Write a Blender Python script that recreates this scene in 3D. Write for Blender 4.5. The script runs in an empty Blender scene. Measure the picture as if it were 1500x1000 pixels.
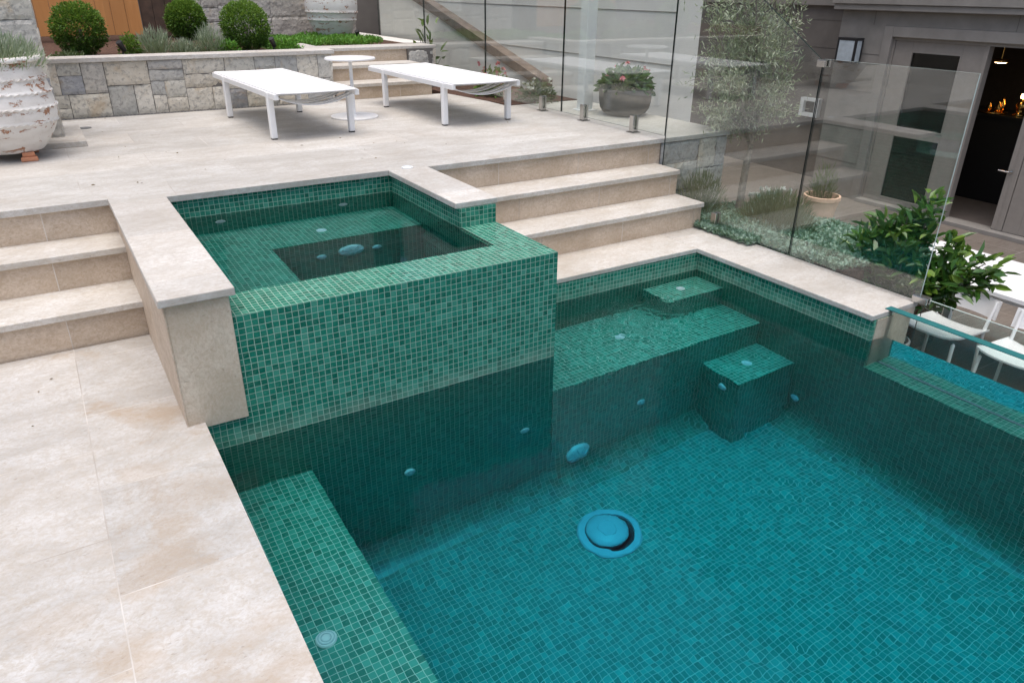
import bpy, math, random
import numpy as np
from mathutils import Vector, Matrix, noise
random.seed(7); RNG = np.random.default_rng(11)
sc = bpy.context.scene
COL = sc.collection
R = math.radians

# ------------------------------------------------------------------ materials
MATS = {}
class NT:
    def __init__(self, name):
        self.m = bpy.data.materials.new(name); self.m.use_nodes = True
        self.nt = self.m.node_tree; self.nt.nodes.clear()
        self.out = self.nt.nodes.new('ShaderNodeOutputMaterial')
        MATS[name] = self.m
    def n(self, t, ins=None, **kw):
        nd = self.nt.nodes.new('ShaderNode' + t)
        for k, v in kw.items(): setattr(nd, k, v)
        for k, v in (ins or {}).items(): self.put(nd, k, v)
        return nd
    def put(self, nd, k, v):
        s = nd.inputs[k]
        if isinstance(v, bpy.types.NodeSocket): self.nt.links.new(v, s)
        elif isinstance(v, bpy.types.Node): self.nt.links.new(v.outputs[0], s)
        else:
            if isinstance(v, tuple) and len(v) == 3 and s.type == 'RGBA': v = v + (1,)
            s.default_value = v
    def math(self, op, a, b=0.0, c=None):
        i = {0: a, 1: b}
        if c is not None: i[2] = c
        return self.n('Math', i, operation=op).outputs[0]
    def ramp(self, fac, stops, interp='LINEAR'):
        nd = self.n('ValToRGB', {0: fac}); cr = nd.color_ramp; cr.interpolation = interp
        while len(cr.elements) < len(stops): cr.elements.new(0.5)
        for e, (p, c) in zip(cr.elements, stops):
            e.position = p; e.color = (c, c, c, 1) if isinstance(c, (int, float)) else tuple(c) + (1,)
        return nd.outputs[0]
    def mix(self, f, a, b, mode='MIX'):
        nd = self.nt.nodes.new('ShaderNodeMix'); nd.data_type = 'RGBA'; nd.blend_type = mode
        self.put(nd, 0, f); self.put(nd, 6, a); self.put(nd, 7, b)
        return nd.outputs[2]
    def coord(self, which='Object', scale=(1, 1, 1), loc=(0, 0, 0), rot=(0, 0, 0)):
        tc = self.n('TexCoord')
        return self.n('Mapping', {'Vector': tc.outputs[which], 'Scale': scale, 'Location': loc, 'Rotation': rot}).outputs[0]
    def noise(self, vec, scale, detail=4, rough=.55, dist=0.0):
        return self.n('TexNoise', {'Vector': vec, 'Scale': scale, 'Detail': detail, 'Roughness': rough, 'Distortion': dist}).outputs[0]
    def bump(self, h, strength=.3, dist=.01):
        return self.n('Bump', {'Height': h, 'Strength': strength, 'Distance': dist}).outputs[0]
    def prin(self, **kw):
        nd = self.n('BsdfPrincipled'); 
        for k, v in kw.items():
            self.put(nd, k.replace('_', ' '), v)
        self.nt.links.new(nd.outputs[0], self.out.inputs[0]); return nd
    def surf(self, s): self.put(self.out, 'Surface', s); return self.m

def plain(name, col, rough=.5, metal=0.0, var=.12, sc_=18, bump=0.0, spec=.5):
    t = NT(name); c = t.coord(); f = t.noise(c, sc_, 5)
    lo = tuple(x * (1 - var) for x in col); hi = tuple(min(1, x * (1 + var)) for x in col)
    p = t.prin(Base_Color=t.ramp(f, [(.3, lo), (.7, hi)]), Roughness=rough, Metallic=metal)
    t.put(p, 'Specular IOR Level', spec)
    if bump: t.put(p, 'Normal', t.bump(f, bump, .01))
    return t.m

def mosaic(name, pitch=.025, ramp=[(0, (.005, .110, .070)), (.2, (.008, .148, .096)), (.6, (.013, .185, .122)),
                                 (.86, (.028, .228, .155)), (.98, (.060, .280, .200))], gr=((.27, .41, .325), (.40, .52, .43))):
    t = NT(name)
    uv = t.n('TexCoord').outputs['UV']
    s = t.n('VectorMath', {0: uv, 1: (1 / pitch, 1 / pitch, 1)}, operation='MULTIPLY').outputs[0]
    # slight hand-laid wobble of the joints
    wob = t.n('TexNoise', {'Vector': s, 'Scale': .35, 'Detail': 1.0}).outputs['Color']
    wv = t.n('VectorMath', {0: wob, 1: (.5, .5, .5)}, operation='SUBTRACT').outputs[0]
    wv = t.n('VectorMath', {0: wv, 'Scale': .22}, operation='SCALE').outputs[0]
    s = t.n('VectorMath', {0: s, 1: wv}, operation='ADD').outputs[0]
    fl = t.n('VectorMath', {0: s}, operation='FLOOR').outputs[0]
    fr = t.n('VectorMath', {0: s}, operation='FRACTION').outputs[0]
    sep = t.n('SeparateXYZ', {0: fr})
    ax = t.math('ABSOLUTE', t.math('SUBTRACT', sep.outputs[0], .5))
    ay = t.math('ABSOLUTE', t.math('SUBTRACT', sep.outputs[1], .5))
    mx = t.math('MAXIMUM', ax, ay)
    g = t.n('MapRange', {0: mx, 1: .445, 2: .470, 3: 0.0, 4: 1.0}).outputs[0]
    wn = t.n('TexWhiteNoise', {'Vector': fl}, noise_dimensions='2D')
    col = t.ramp(wn.outputs[0], ramp)
    marb = t.noise(t.n('VectorMath', {0: s, 1: wn.outputs['Color']}, operation='ADD').outputs[0], 1.6, 5, .6, .6)
    col = t.mix(t.math('MULTIPLY', t.ramp(marb, [(.45, 0.0), (.75, 1.0)]), .35), col, (.13, .33, .25))
    big = t.noise(s, .05, 3)
    grout = t.mix(big, gr[0], gr[1])
    wz = t.n('SeparateXYZ', {0: t.n('NewGeometry').outputs['Position']}).outputs[2]
    up_ = t.n('MapRange', {0: wz, 1: -.652, 2: -.565, 3: 1.0, 4: 0.0}, interpolation_type='SMOOTHSTEP').outputs[0]
    band = t.math('MULTIPLY', t.math('MULTIPLY', up_, t.math('GREATER_THAN', wz, -.655)), t.ramp(t.noise(s, .12, 3), [(.35, .06), (.65, .26)]))
    p = t.prin(Base_Color=t.mix(band, t.mix(g, col, grout), (.48, .56, .46)), Roughness=t.n('MapRange', {0: g, 1: 0.0, 2: 1.0, 3: .16, 4: .6}).outputs[0])
    tilt = t.math('MULTIPLY', t.math('ADD', t.math('MULTIPLY', sep.outputs[0], t.math('SUBTRACT', wn.outputs[0], .5)), t.math('MULTIPLY', sep.outputs[1], .1)), .25)
    h = t.math('ADD', t.math('SUBTRACT', 1.0, g), tilt)
    t.put(p, 'Normal', t.bump(h, .5, .0012))
    return t.m

def travertine(name, base, pale, tan, joints=None, stain=0.0, stretch=(1.1, 6, 6), rough=.55):
    t = NT(name)
    co = t.coord('Object', stretch)
    a = t.noise(co, 1.6, 8, .62, .5)
    b = t.noise(t.coord('Object', (stretch[0] * 2.5, stretch[1] * 3, stretch[2] * 3), (3, 1, 7)), 2.6, 7, .65, .3)
    iso = t.noise(t.coord('Object', (1, 1, 1), (5, 2, 1)), 1.1, 3, .5)
    c = t.mix(t.ramp(a, [(.32, 0.0), (.66, 1.0)]), base, pale)
    c = t.mix(t.math('MULTIPLY', t.ramp(b, [(.48, 0.0), (.78, 1.0)]), .45), c, tan)
    c = t.mix(t.math('MULTIPLY', t.ramp(iso, [(.42, 0.0), (.72, 1.0)]), .35), c, tan)
    fine = t.noise(t.coord('Object', (stretch[0] * 6, stretch[1] * 4, stretch[2] * 4), (9, 4, 2)), 5, 6, .7, .8)
    c = t.mix(t.math('MULTIPLY', t.ramp(fine, [(.40, 1.0), (.56, 0.0)]), .55), c, tan)
    c = t.mix(t.math('MULTIPLY', t.ramp(fine, [(.58, 0.0), (.72, 1.0)]), .35), c, pale)
    ve = t.noise(t.coord('Object', (stretch[0], stretch[1] * .8, stretch[2] * .8), (2, 8, 3)), 1.3, 7, .7, 1.6)
    c = t.mix(t.math('MULTIPLY', t.ramp(t.math('ABSOLUTE', t.math('SUBTRACT', ve, .5)), [(0.0, 1.0), (.03, 0.0)]), .22), c, tuple(x * .72 for x in tan))
    mot = t.noise(t.coord('Object', (1, 1, 1), (6, 1, 8)), 4.5, 6, .7, .4)
    c = t.mix(t.math('MULTIPLY', t.ramp(mot, [(.52, 0.0), (.68, 1.0)]), .30), c, tuple(x * .85 for x in tan))
    if stain > .5:   # the brown water marks on the near paving
        w_ = t.noise(t.coord('Object', (1, 1, 1), (3, 3, 3)), 5, 6, .68, .6)
        tot = None
        for (x, y, r_, k_) in ((-.16, -2.10, .13, .8), (-.25, -2.16, .09, .55), (-.13, -1.98, .09, .7), (-.31, -2.44, .11, .75), (-.01, -1.80, .13, .45), (-.16, -1.62, .10, .4), (.04, -1.46, .06, .6), (-.42, -2.2, .09, .3)):
            dd = t.n('VectorMath', {0: t.coord('Object', (1, 1, 0)), 1: (x, y, 0)}, operation='DISTANCE').outputs['Value']
            q_ = t.math('MULTIPLY', t.ramp(t.math('ADD', t.math('DIVIDE', dd, r_ * 2), t.math('MULTIPLY', t.math('SUBTRACT', w_, .5), 1.5)), [(.25, 1.0), (.5, 0.0)]), k_)
            tot = q_ if tot is None else t.math('MAXIMUM', tot, q_)
        c = t.mix(t.math('MULTIPLY', tot, .6), c, (.39, .30, .21))
    if stain:
        s1 = t.noise(t.coord('Object', (1.5, 1.5, 1.5), (1.3, 4.1, 0)), 1.25, 6, .68, .5)
        c = t.mix(t.math('MULTIPLY', t.ramp(s1, [(.56, 0.0), (.68, 1.0)]), stain), c, (.37, .29, .21))
    pit = t.noise(t.coord('Object', (30, 60, 60)), 2.0, 2, .5)
    pm = t.ramp(pit, [(.27, 1.0), (.33, 0.0)])
    c = t.mix(t.math('MULTIPLY', pm, .35), c, (.25, .19, .14))
    h = t.math('MULTIPLY', pm, -1.0)
    if joints:
        u0, v0, bw, bh, rot, off = joints
        uv = t.coord('UV', (1, 1, 1), (u0, v0, 0), (0, 0, rot))
        br = t.n('TexBrick', {'Vector': uv, 'Scale': 1.0, 'Mortar Size': .0022, 'Mortar Smooth': .3, 'Bias': 0.0, 'Brick Width': bw, 'Row Height': bh,
                              'Color1': (.90, .90, .90), 'Color2': (1.06, 1.05, 1.04), 'Mortar': (1, 1, 1)}, offset=off, squash=1.0)
        c = t.mix(1.0, c, br.outputs[0], 'MULTIPLY')
        jn = t.noise(t.coord('Object', (1, 1, 1)), 2.2, 3)
        jc = t.mix(t.ramp(jn, [(.4, 0.0), (.6, 1.0)]), (.34, .30, .26), (.64, .61, .57))
        c = t.mix(t.math('MULTIPLY', br.outputs[1], .8), c, jc)
        h = t.math('SUBTRACT', h, t.math('MULTIPLY', br.outputs[1], 1.2))
    p = t.prin(Base_Color=c, Roughness=t.ramp(b, [(.3, rough - .1), (.7, rough + .12)]))
    t.put(p, 'Normal', t.bump(t.math('ADD', h, t.math('MULTIPLY', a, .25)), .35, .003))
    return t.m

def stone(name, stops, mort=None):
    t = NT(name)
    at = t.n('Attribute', attribute_name='rnd').outputs['Fac']
    co = t.coord('Object')
    c = t.ramp(at, stops)
    v = t.n('VectorMath', {0: co, 1: t.n('CombineXYZ', {0: t.math('MULTIPLY', at, 40.0), 1: t.math('MULTIPLY', at, 23.0), 2: 0.0}).outputs[0]}, operation='ADD').outputs[0]
    n1 = t.noise(v, 9, 8, .68, 1.2); n2 = t.noise(v, 34, 6, .7, .5); n3 = t.noise(v, 4, 4, .6, .8)
    c = t.mix(t.math('MULTIPLY', t.ramp(n1, [(.46, 0.0), (.66, 1.0)]), .42), c, (.66, .63, .56))
    c = t.mix(t.math('MULTIPLY', t.ramp(n2, [(.50, 0.0), (.62, 1.0)]), .55), c, (.19, .185, .175))
    c = t.mix(t.math('MULTIPLY', t.ramp(n3, [(.58, 0.0), (.70, 1.0)]), .5), c, (.50, .35, .19))
    p = t.prin(Base_Color=c, Roughness=.85)
    t.put(p, 'Normal', t.bump(t.math('ADD', n1, t.math('MULTIPLY', n2, .5)), .9, .012))
    return t.m

def leafmat(name, stops, rough=.45, trans=.25, spec=.4):
    t = NT(name)
    at = t.n('Attribute', attribute_name='rnd').outputs['Fac']
    c = t.ramp(at, stops)
    d = t.n('BsdfPrincipled', {'Base Color': c, 'Roughness': rough, 'Specular IOR Level': spec})
    tr = t.n('BsdfTranslucent', {'Color': t.mix(.5, c, (.30, .42, .06))})
    t.surf(t.n('MixShader', {0: trans, 1: d, 2: tr}).outputs[0]); return t.m

def fres(t, ior):
    bf = t.n('NewGeometry').outputs['Backfacing']
    return t.n('Fresnel', {'IOR': t.n('MapRange', {0: bf, 1: 0.0, 2: 1.0, 3: ior, 4: 1 / ior}).outputs[0]})
def glassmat(name, tint):
    t = NT(name)
    fr = fres(t, 1.68)
    tr = t.n('BsdfTransparent', {'Color': tint}); gl = t.n('BsdfGlossy', {'Color': (1, 1, 1), 'Roughness': 0.0})
    t.surf(t.n('MixShader', {0: fr, 1: tr, 2: gl}).outputs[0]); return t.m

TM = mosaic('green_mosaic')
TMF = mosaic('lit_tone_floor_mosaic', .025, [(0, (.006, .18, .140)), (.25, (.008, .22, .172)), (.6, (.012, .265, .21)), (.86, (.022, .315, .255)), (.98, (.045, .39, .32))], ((.38, .55, .48), (.50, .66, .58)))  # same tile as the walls, brighter and bluer: underwater light put into the colour
M_deck = travertine('travertine_deck', (.45, .435, .405), (.63, .625, .605), (.42, .375, .315), (.1, .03, .81, .405, 0, .5), .22, (1.5, 3.6, 3.6))
M_low = travertine('travertine_paving', (.40, .385, .362), (.565, .56, .548), (.40, .35, .285), (.725, .295, .53, .60, R(90), .5), .8, (2.2, 4, 4))
M_cope = travertine('travertine_coping', (.47, .45, .415), (.65, .64, .615), (.44, .39, .33), (0, 0, 8.0, .62, 0, 0), .15, (1.6, 3.2, 3.2))
M_tread = travertine('travertine_tread', (.48, .455, .41), (.665, .65, .62), (.44, .38, .305), None, .2, (1.6, 3.2, 3.2))
M_riser = travertine('travertine_riser', (.50, .405, .305), (.68, .58, .475), (.43, .32, .22), (.295, .0, .62, 3.0, 0, 0), .12, (2.2, 4, 4))
M_pier = travertine('travertine_cladding', (.50, .42, .325), (.65, .57, .47), (.43, .34, .245), None, .1, (3, 3, 3))
QZ = [(0, (.30, .315, .34)), (.15, (.46, .45, .41)), (.35, (.64, .60, .51)), (.5, (.42, .41, .385)), (.65, (.68, .65, .58)), (.85, (.58, .52, .42)), (1, (.33, .34, .36))]
M_stone = stone('quartzite_blocks', QZ)
M_stone2 = stone('sandstone_blocks', [(0, (.40, .37, .33)), (.5, (.52, .49, .44)), (1, (.46, .44, .41))])
M_mortar = plain('dark_mortar', (.15, .14, .13), .9)
M_white = plain('white_powder_coat', (.80, .80, .80), .32, var=.02)
TMB = mosaic('lit_tone_bench_mosaic', .025, [(0, (.006, .145, .100)), (.2, (.009, .19, .132)), (.6, (.016, .245, .176)), (.86, (.034, .30, .22)), (.98, (.070, .37, .28))], ((.38, .53, .45), (.52, .64, .56)))  # green mosaic raised in tone, painting light onto the submerged benches and steps
def fabric():
    t = NT('white_mesh_fabric'); uv = t.coord('UV', (260, 260, 1))
    sp = t.n('SeparateXYZ', {0: uv})
    w = t.math('MULTIPLY', t.math('SINE', t.math('MULTIPLY', sp.outputs[0], 6.28)), t.math('SINE', t.math('MULTIPLY', sp.outputs[1], 6.28)))
    p = t.prin(Base_Color=t.ramp(t.noise(t.coord(), 3, 3), [(.3, (.80, .80, .80)), (.7, (.86, .86, .86))]), Roughness=.7)
    t.put(p, 'Normal', t.bump(w, .2, .001)); return t.m
M_fabric = fabric()
M_steel = plain('brushed_steel', (.55, .54, .52), .22, 1.0, .06)
M_black = plain('black_metal', (.018, .018, .02), .4)
M_lid = plain('white_plastic', (.72, .75, .76), .35, var=.04)
M_lidgrey = plain('grey_plastic', (.42, .50, .54), .35, var=.05)
M_dark = plain('dark_gap', (.012, .012, .013), .7)
M_soil = plain('mulch', (.085, .042, .026), .95, var=.6, sc_=60, bump=1.0)
M_terra = plain('terracotta', (.55, .24, .13), .8, var=.18, sc_=14, bump=.1)
M_terra2 = plain('pale_terracotta', (.74, .49, .35), .8, var=.12, sc_=10, bump=.1)
M_bowl = plain('grey_stoneware', (.16, .145, .13), .6, var=.2, sc_=8)
M_cream = plain('cream_glaze', (.66, .62, .54), .45, var=.06)
M_sand = plain('grey_sandstone', (.24, .224, .203), .85, var=.13, sc_=5, bump=.15)
M_sandtrim = plain('sandstone_trim', (.255, .238, .217), .82, var=.10, sc_=6, bump=.1)
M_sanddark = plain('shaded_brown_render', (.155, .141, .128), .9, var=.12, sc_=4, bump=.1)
M_joinery = plain('taupe_joinery_paint', (.285, .258, .23), .45, var=.05)
M_render = plain('pale_render', (.78, .76, .72), .9, var=.05, sc_=3, bump=.06)
M_beam = plain('weathered_brown_timber', (.155, .115, .092), .75, var=.35, sc_=9, bump=.3)
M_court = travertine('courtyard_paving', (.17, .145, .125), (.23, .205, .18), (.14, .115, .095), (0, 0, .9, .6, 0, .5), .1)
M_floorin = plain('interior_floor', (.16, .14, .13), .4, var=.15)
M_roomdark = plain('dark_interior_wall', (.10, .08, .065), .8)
M_cab = plain('black_cabinet', (.012, .012, .013), .35)
M_brass = plain('polished_brass', (.75, .42, .12), .2, 1.0, .1)
M_bark = plain('grey_bark', (.20, .175, .145), .9, var=.4, sc_=40, bump=.8)
M_stem = plain('green_stem', (.12, .14, .06), .7, var=.3)
M_drain = plain('grey_grate', (.17, .17, .17), .5, .3)
def timber():
    t = NT('cedar_planks'); co = t.coord('Object', (1, 1, .12))
    n1 = t.noise(co, 14, 6, .6, 1.0)
    sp = t.n('SeparateXYZ', {0: t.coord('Object')})
    fl = t.math('FLOOR', t.math('MULTIPLY', sp.outputs[0], 9.0)); wn = t.n('TexWhiteNoise', {'W': fl}, noise_dimensions='1D').outputs[0]
    c = t.mix(n1, (.50, .20, .055), (.70, .34, .12)); c = t.mix(t.math('MULTIPLY', wn, .5), c, (.46, .21, .07))
    t.prin(Base_Color=c, Roughness=.45); return t.m
M_cedar = timber()
M_darkwood = plain('dark_timber', (.085, .050, .032), .6, var=.35, sc_=12)
def peel():
    t = NT('peeling_white_paint'); co = t.coord('Object', (1, 1, 2.6))
    n1 = t.noise(co, 8.5, 8, .72, .8); n2 = t.noise(t.coord('Object', (1, 1, 1)), 26, 5, .7); n3 = t.noise(t.coord('Object', (1, 1, 3)), 3, 5)
    wh = t.ramp(n3, [(.3, (.62, .58, .53)), (.6, (.80, .78, .75))])
    wh = t.mix(t.math('MULTIPLY', t.ramp(n2, [(.55, 0.0), (.75, 1.0)]), .35), wh, (.45, .40, .35))
    f = t.ramp(t.math('ADD', n1, t.math('MULTIPLY', t.math('SUBTRACT', n2, .5), .25)), [(.568, 0.0), (.588, 1.0)])
    c = t.mix(f, wh, t.mix(n2, (.30, .15, .09), (.48, .26, .16)))
    p = t.prin(Base_Color=c, Roughness=.8); t.put(p, 'Normal', t.bump(t.math('SUBTRACT', n2, f), .6, .004)); return t.m
M_peel = peel()
M_glass = glassmat('fence_glass', (.945, .972, .958))
M_gedge = plain('glass_edge', (.008, .020, .018), .5, var=.1, spec=.15)
M_gedge2 = plain('polished_glass_edge', (.42, .52, .49), .2, var=.1)
M_winglass = NT('window_glass')
_t = M_winglass; _t.surf(_t.n('MixShader', {0: fres(_t, 1.6), 1: _t.n('BsdfTransparent', {'Color': (.55, .58, .57)}), 2: _t.n('BsdfGlossy', {'Color': (1, 1, 1), 'Roughness': 0.0})}).outputs[0])
M_winglass = _t.m
def acrylic():
    t = NT('acrylic'); g = t.n('BsdfGlass', {'Color': (.97, 1, .99), 'Roughness': 0.0, 'IOR': 1.45}); t.surf(g.outputs[0])
    t.put(t.out, 'Volume', t.n('VolumeAbsorption', {'Color': (.30, .88, .84), 'Density': 2.2}).outputs[0]); return t.m
M_acr = acrylic()
M_seal = plain('grey_silicone_seal', (.20, .22, .25), .5)
def water(name, amp, rip):
    t = NT(name); co = t.coord('Object', (1, 1, 0))
    n1 = t.noise(co, 3.4, 2, .5, .4); n2 = t.noise(t.coord('Object', (1, 1, 0), (4, 2, 0), (0, 0, .6)), 11, 2, .5, .3)
    h = t.math('ADD', n1, t.math('MULTIPLY', n2, .13))
    if rip:   # rings spreading from the returns that stir the surface near the steps
        for (x, y, rad, am) in rip:
            d = t.n('VectorMath', {0: t.coord('Object', (1, 1, 0)), 1: (x, y, 0)}, operation='DISTANCE').outputs['Value']
            fall = t.n('MapRange', {0: d, 1: 0.0, 2: rad, 3: am, 4: 0.0}, interpolation_type='SMOOTHSTEP').outputs[0]
            dn = t.math('ADD', t.math('MULTIPLY', d, 95.0), t.math('ADD', t.math('MULTIPLY', n2, 16.0), t.math('MULTIPLY', n1, 26.0)))
            h = t.math('ADD', h, t.math('MULTIPLY', t.math('SINE', dn), fall))
    b = t.n('Bump', {'Height': h, 'Strength': 1.0, 'Distance': amp}).outputs[0]
    bf = t.n('NewGeometry').outputs['Backfacing']
    f = t.n('Fresnel', {'IOR': 1.333, 'Normal': b}).outputs[0]
    f = t.math('MULTIPLY', f, t.n('MapRange', {0: bf, 1: 0.0, 2: 1.0, 3: .55, 4: 1.0}).outputs[0])
    rf = t.n('BsdfRefraction', {'Color': (1, 1, 1), 'Roughness': 0.0, 'IOR': 1.333, 'Normal': b}); gl = t.n('BsdfGlossy', {'Color': (1, 1, 1), 'Roughness': 0.0, 'Normal': b})
    t.surf(t.n('MixShader', {0: f, 1: rf, 2: gl}).outputs[0])
    a = t.n('VolumeAbsorption', {'Color': (.0, .885, .985), 'Density': 1.15}); t.put(t.out, 'Volume', a.outputs[0]); return t.m
M_water = water('pool_water', .0044, [(2.50, -1.20, .26, .55), (2.33, -1.25, .40, .16), (1.98, -1.5, .6, .03)])
M_swater = water('spa_water', .001, None)
LG = lambda a, b, c: [(0, a), (.5, b), (1, c)]
L_box = leafmat('box_leaves', LG((.030, .085, .012), (.095, .20, .025), (.22, .34, .055)))
L_lav = leafmat('lavender_leaves', LG((.16, .21, .13), (.29, .35, .25), (.46, .50, .40)), .7)
L_grass = leafmat('mondo_leaves', LG((.04, .13, .012), (.10, .27, .03), (.20, .42, .07)))
L_silver = leafmat('silver_leaves', LG((.13, .22, .16), (.24, .36, .28), (.40, .51, .43)), .6)
L_olive = leafmat('olive_leaves', LG((.17, .21, .13), (.32, .36, .25), (.55, .58, .46)), .5)
L_citrus = leafmat('citrus_leaves', LG((.020, .072, .012), (.055, .15, .024), (.21, .32, .045)), .28, .15, .6)
L_herb = leafmat('herb_leaves', LG((.045, .075, .03), (.09, .13, .06), (.17, .21, .11)), .6)
L_pink = leafmat('pink_petals', LG((.55, .08, .14), (.68, .16, .22), (.75, .35, .38)), .6)
L_whitep = leafmat('white_petals', LG((.6, .6, .55), (.7, .7, .66), (.8, .8, .78)), .6)

# ------------------------------------------------------------------ mesh builder
class B:
    def __init__(self): self.v = []; self.f = []; self.mi = []; self.rn = []; self.rnd = 0.5; self.m = 0
    def add(self, vs, fs, mi=None):
        o = len(self.v); self.v += [tuple(p) for p in vs]
        for f in fs: self.f.append(tuple(i + o for i in f)); self.mi.append(self.m if mi is None else mi); self.rn.append(self.rnd)
    def box(self, x0, x1, y0, y1, z0, z1, mi=None):
        self.add([(x0, y0, z0), (x1, y0, z0), (x1, y1, z0), (x0, y1, z0), (x0, y0, z1), (x1, y0, z1), (x1, y1, z1), (x0, y1, z1)],
                 [(0, 3, 2, 1), (4, 5, 6, 7), (0, 1, 5, 4), (1, 2, 6, 5), (2, 3, 7, 6), (3, 0, 4, 7)], mi); return self
    def prism(self, pts, z0, z1, axis='z', mi=None):
        n = len(pts)
        def P(a, b, c): return {'z': (a, b, c), 'x': (c, a, b), 'y': (a, c, b)}[axis]
        vs = [P(a, b, z0) for a, b in pts] + [P(a, b, z1) for a, b in pts]
        fs = [tuple(range(n))[::-1], tuple(range(n, 2 * n))] + [(i, (i + 1) % n, n + (i + 1) % n, n + i) for i in range(n)]
        self.add(vs, fs, mi); return self
    def lathe(self, prof, c=(0, 0, 0), seg=40, mi=None, axis='z', close=False):
        vs = []; fs = []
        for r, h in prof:
            for k in range(seg):
                a = 2 * math.pi * k / seg; p = (r * math.cos(a), r * math.sin(a), h)
                if axis == 'y': p = (p[0], -p[2], p[1])
                if axis == 'x': p = (-p[2], p[0], p[1])
                vs.append((c[0] + p[0], c[1] + p[1], c[2] + p[2]))
        n = len(prof)
        for i in range(n - 1):
            for k in range(seg):
                k2 = (k + 1) % seg; fs.append((i * seg + k, i * seg + k2, (i + 1) * seg + k2, (i + 1) * seg + k))
        if prof[0][0] > 1e-6: fs.append(tuple(range(seg))[::-1])
        if prof[-1][0] > 1e-6 : fs.append(tuple((n - 1) * seg + k for k in range(seg)))
        self.add(vs, fs, mi); return self
    def tube(self, pts, rad, seg=8, mi=None):
        pts = [Vector(p) for p in pts]; rs = rad if isinstance(rad, (list, tuple)) else [rad] * len(pts)
        vs = []; fs = []; up = Vector((0.3, 0.2, 1)).normalized()
        for i, p in enumerate(pts):
            d = (pts[min(i + 1, len(pts) - 1)] - pts[max(i - 1, 0)]).normalized()
            a = d.cross(up if abs(d.dot(up)) < .97 else Vector((1, 0, 0))).normalized(); b = d.cross(a)
            for k in range(seg):
                t = 2 * math.pi * k / seg; vs.append(p + (a * math.cos(t) + b * math.sin(t)) * rs[i])
        for i in range(len(pts) - 1):
            for k in range(seg):
                k2 = (k + 1) % seg; fs.append((i * seg + k, i * seg + k2, (i + 1) * seg + k2, (i + 1) * seg + k))
        fs.append(tuple(range(seg))[::-1]); fs.append(tuple((len(pts) - 1) * seg + k for k in range(seg)))
        self.add(vs, fs, mi); return self
    def build(self, name, mats, parent=None, bev=0, smooth=False):
        me = bpy.data.meshes.new(name); v = np.array(self.v, float)
        off = np.zeros(3); p = parent
        while p is not None: off += np.array(p.location); p = p.parent
        me.from_pydata((v - off).tolist(), [], self.f); me.update()
        finish(me, v, mats, self.mi, self.rn, smooth)
        o = bpy.data.objects.new(name, me); COL.objects.link(o); o.parent = parent
        if bev:
            md = o.modifiers.new('edge', 'BEVEL'); md.width = bev; md.segments = 2; md.limit_method = 'ANGLE'; md.angle_limit = R(50)
        return o
def finish(me, v, mats, mi, rn, smooth):
    for m in (mats if isinstance(mats, (list, tuple)) else [mats]): me.materials.append(m)
    nf = len(me.polygons)
    me.polygons.foreach_set('material_index', np.array(mi, dtype=np.int32))
    if smooth: me.polygons.foreach_set('use_smooth', np.ones(nf, dtype=bool))
    at = me.attributes.new('rnd', 'FLOAT', 'FACE'); at.data.foreach_set('value', np.array(rn, dtype=np.float32))
    uv = me.uv_layers.new(name='UVMap'); nl = len(me.loops)
    li = np.empty(nl, dtype=np.int32); me.loops.foreach_get('vertex_index', li)
    nrm = np.empty(nf * 3); me.polygons.foreach_get('normal', nrm); nrm = np.abs(nrm.reshape(-1, 3))
    tot = np.empty(nf, dtype=np.int32); me.polygons.foreach_get('loop_total', tot)
    ax = np.repeat(np.argmax(nrm, axis=1), tot); P = v[li]
    U = np.where((ax == 0)[:, None], P[:, [1, 2]], np.where((ax == 1)[:, None], P[:, [0, 2]], P[:, [0, 1]]))
    uv.data.foreach_set('uv', U.astype(np.float32).ravel())
    me.update()
def tag(o, label, cat, group=None):
    o['label'] = label; o['category'] = cat
    if group: o['group'] = group
    return o
def struct(o): o['kind'] = 'structure'; return o
def thing(name, label, cat, loc=(0, 0, 0), group=None):
    o = bpy.data.objects.new(name, None); o.empty_display_size = .1; COL.objects.link(o); o.location = loc
    return tag(o, label, cat, group)
def dup(root, loc=None, label=None, rotz=None, d=None):
    r = root.copy(); COL.objects.link(r)
    if loc is not None: r.location = loc
    if rotz is not None: r.rotation_euler = (0, 0, rotz)
    if label: r['label'] = label
    for ch in list(root.children):
        c = ch.copy(); COL.objects.link(c); c.parent = r
        for g in list(ch.children):
            e = g.copy(); COL.objects.link(e); e.parent = c
    return r
def obj(name, b, mat, parent=None, bev=0, smooth=False): return b.build(name, mat, parent, bev, smooth)
def bx(*a): return B().box(*a)

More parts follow.
